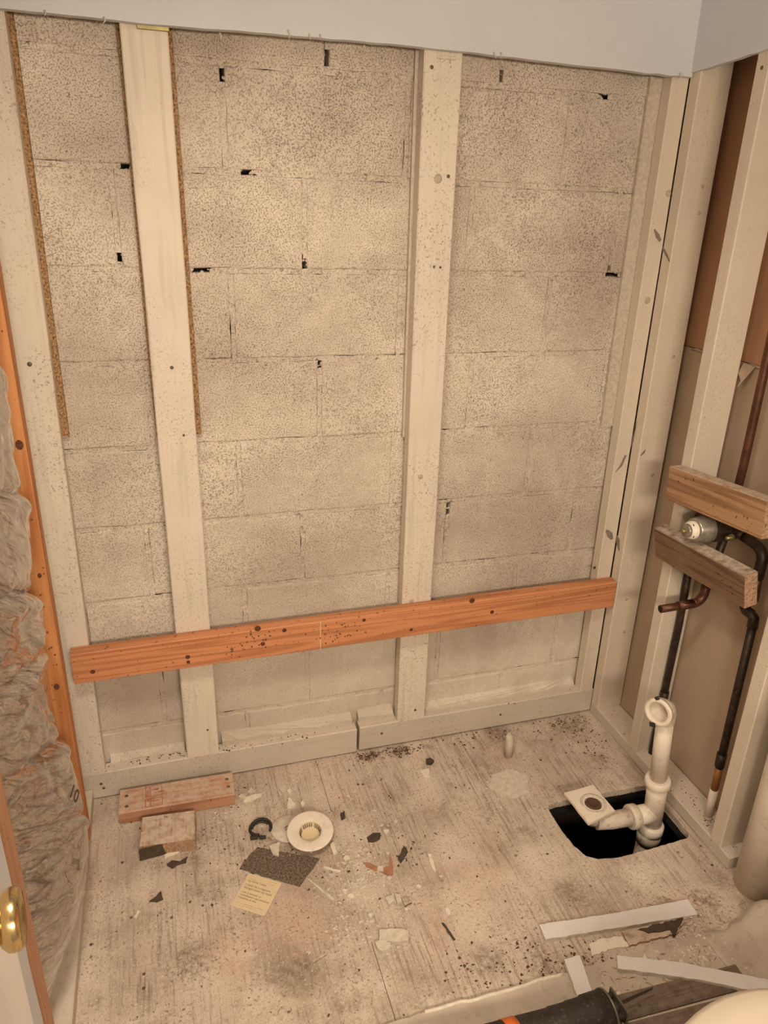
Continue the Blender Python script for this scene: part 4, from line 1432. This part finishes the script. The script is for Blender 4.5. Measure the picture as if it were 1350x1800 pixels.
spec = []
for u, v, sx, sy, n in ((620, 1470, .05, .04, 260), (640, 1540, .03, .06, 330), (600, 1560, .03, .04, 160), (620, 1640, .04, .03, 160), (520, 1500, .04, .03, 80), (420, 1420, .05, .03, 150), (880, 1380, .04, .03, 160), (690, 1600, .03, .03, 120), (790, 1570, .03, .05, 60), (560, 1390, .06, .03, 100)):
    x, y = px(u, v)
    spec.append((x, y, sx, sy, n, .0012, .0055, 0.0))
spec.append((.15, -.45, .4, .25, 250, .0010, .0040, 0.0))
crumbs('plaster_crumbs', spec, 'plaster', 'scattered pale plaster crumbs in the middle of floor', 'crumbs', 5)
spec = []
for u, v, sx, sy, n in ((650, 1328, .022, .012, 260), (706, 1320, .022, .012, 320), (1000, 1270, .05, .03, 230), (1040, 1310, .05, .04, 130), (850, 1290, .10, .025, 160), (330, 1470, .10, .06, 110), (500, 1520, .1, .06, 120), (900, 1700, .10, .05, 230), (1010, 1690, .06, .02, 160), (380, 1390, .06, .03, 120), (720, 1500, .03, .03, 60)):
    x, y = px(u, v)
    spec.append((x, y, sx, sy, n, .0010, .0048, 0.0))
spec.append((.1, -.45, .45, .28, 420, .0008, .0040, 0.0))
crumbs('dark_grit', spec, 'sawdust_dark', 'dark brown grit and sawdust strewn over the floor', 'grit', 9, flat=.35)
spec = [(-.30, -.030, .06, .010, 260, .001, .005, .0895), (-.42, -.026, .09, .010, 160, .001, .004, .0895), (-.15, -.036, .10, .008, 160, .001, .004, .0895), (.8, -.028, .08, .010, 240, .001, .004, .0895), (.55, -.032, .10, .008, 200, .001, .004, .0895), (.99, -.45, .02, .18, 160, .001, .003, .0388), (.995, -.6, .015, .02, 110, .001, .003, .0388)]
crumbs('ledge_grit', spec, 'sawdust_dark', 'dark grit lying on top of the sill boards', 'grit', 11, flat=.4)
spec = [(.72, -.89, .07, .022, 120, .0015, .007, UZ), (.62, -.91, .12, .03, 120, .001, .005, UZ), (.80, -.95, .07, .03, 90, .0015, .007, UZ), (.74, -.815, .03, .012, 45, .002, .007, 0.006)]
crumbs('drywall_crumbs', spec, 'plaster_pale', 'pale drywall crumbs on the sheet at lower right', 'crumbs', 13)

# thin splinters (too many to count) and small chips
rnd = random.Random(21)
V, F = [], []
for _ in range(420):
    k = rnd.random()
    if k < .45:
        x, y, z = rnd.uniform(-.55, .9), rnd.uniform(-.83, -.07), .0
    elif k < .75:
        x, y, z = rnd.gauss(.72, .10), rnd.gauss(-.80, .03), .0
    else:
        x, y, z = rnd.uniform(.45, .92), rnd.uniform(-.95, -.87), UZ
    if .58 < x < .96 and -.62 < y < -.37 or x > .94 or (z == 0 and y < -.845):
        continue
    a, ln, wd = rnd.uniform(0, 6.28), rnd.uniform(.006, .026), rnd.uniform(.0006, .0016)
    dx, dy = math.cos(a), math.sin(a)
    b = len(V)
    for t_, w_, zz in ((-1, 1, .0002), (-1, -1, .0002), (1, .4, .0002), (1, -.4, .0002), (0, 0, .0026)):
        V.append((x + dx * ln / 2 * t_ - dy * wd * w_, y + dy * ln / 2 * t_ + dx * wd * w_, z + zz))
    F += [(b, b + 1, b + 4), (b + 1, b + 3, b + 4), (b + 3, b + 2, b + 4), (b + 2, b, b + 4)]
me = bpy.data.meshes.new('wood_splinters')
me.from_pydata(V, [], F)
setp(link('wood_splinters', me, 'scrapB'), 'fine wood splinters strewn over the floor', 'splinters', None, 'stuff')
for i in range(26):
    u, v = rnd.gauss(640, 45), rnd.gauss(1555, 60)
    if i > 19:
        u, v = rnd.uniform(420, 560), rnd.uniform(1385, 1430)
    n = rnd.choice((4, 5, 6))
    rr = rnd.uniform(4, 7.5)
    pix = [(u + rr * math.cos(6.28 * k / n + rnd.uniform(-.3, .3)) * rnd.uniform(.7, 1.2), v + .7 * rr * math.sin(6.28 * k / n + rnd.uniform(-.3, .3)) * rnd.uniform(.7, 1.2)) for k in range(n)]
    chip('plaster_chip', pix, rnd.uniform(.003, .007), rnd.choice(('plaster', 'plaster_pale', 'plaster')), 'small loose plaster chip lying in the crumbs around the drain flange', 'plaster chip', 'small plaster chips near the drain flange')
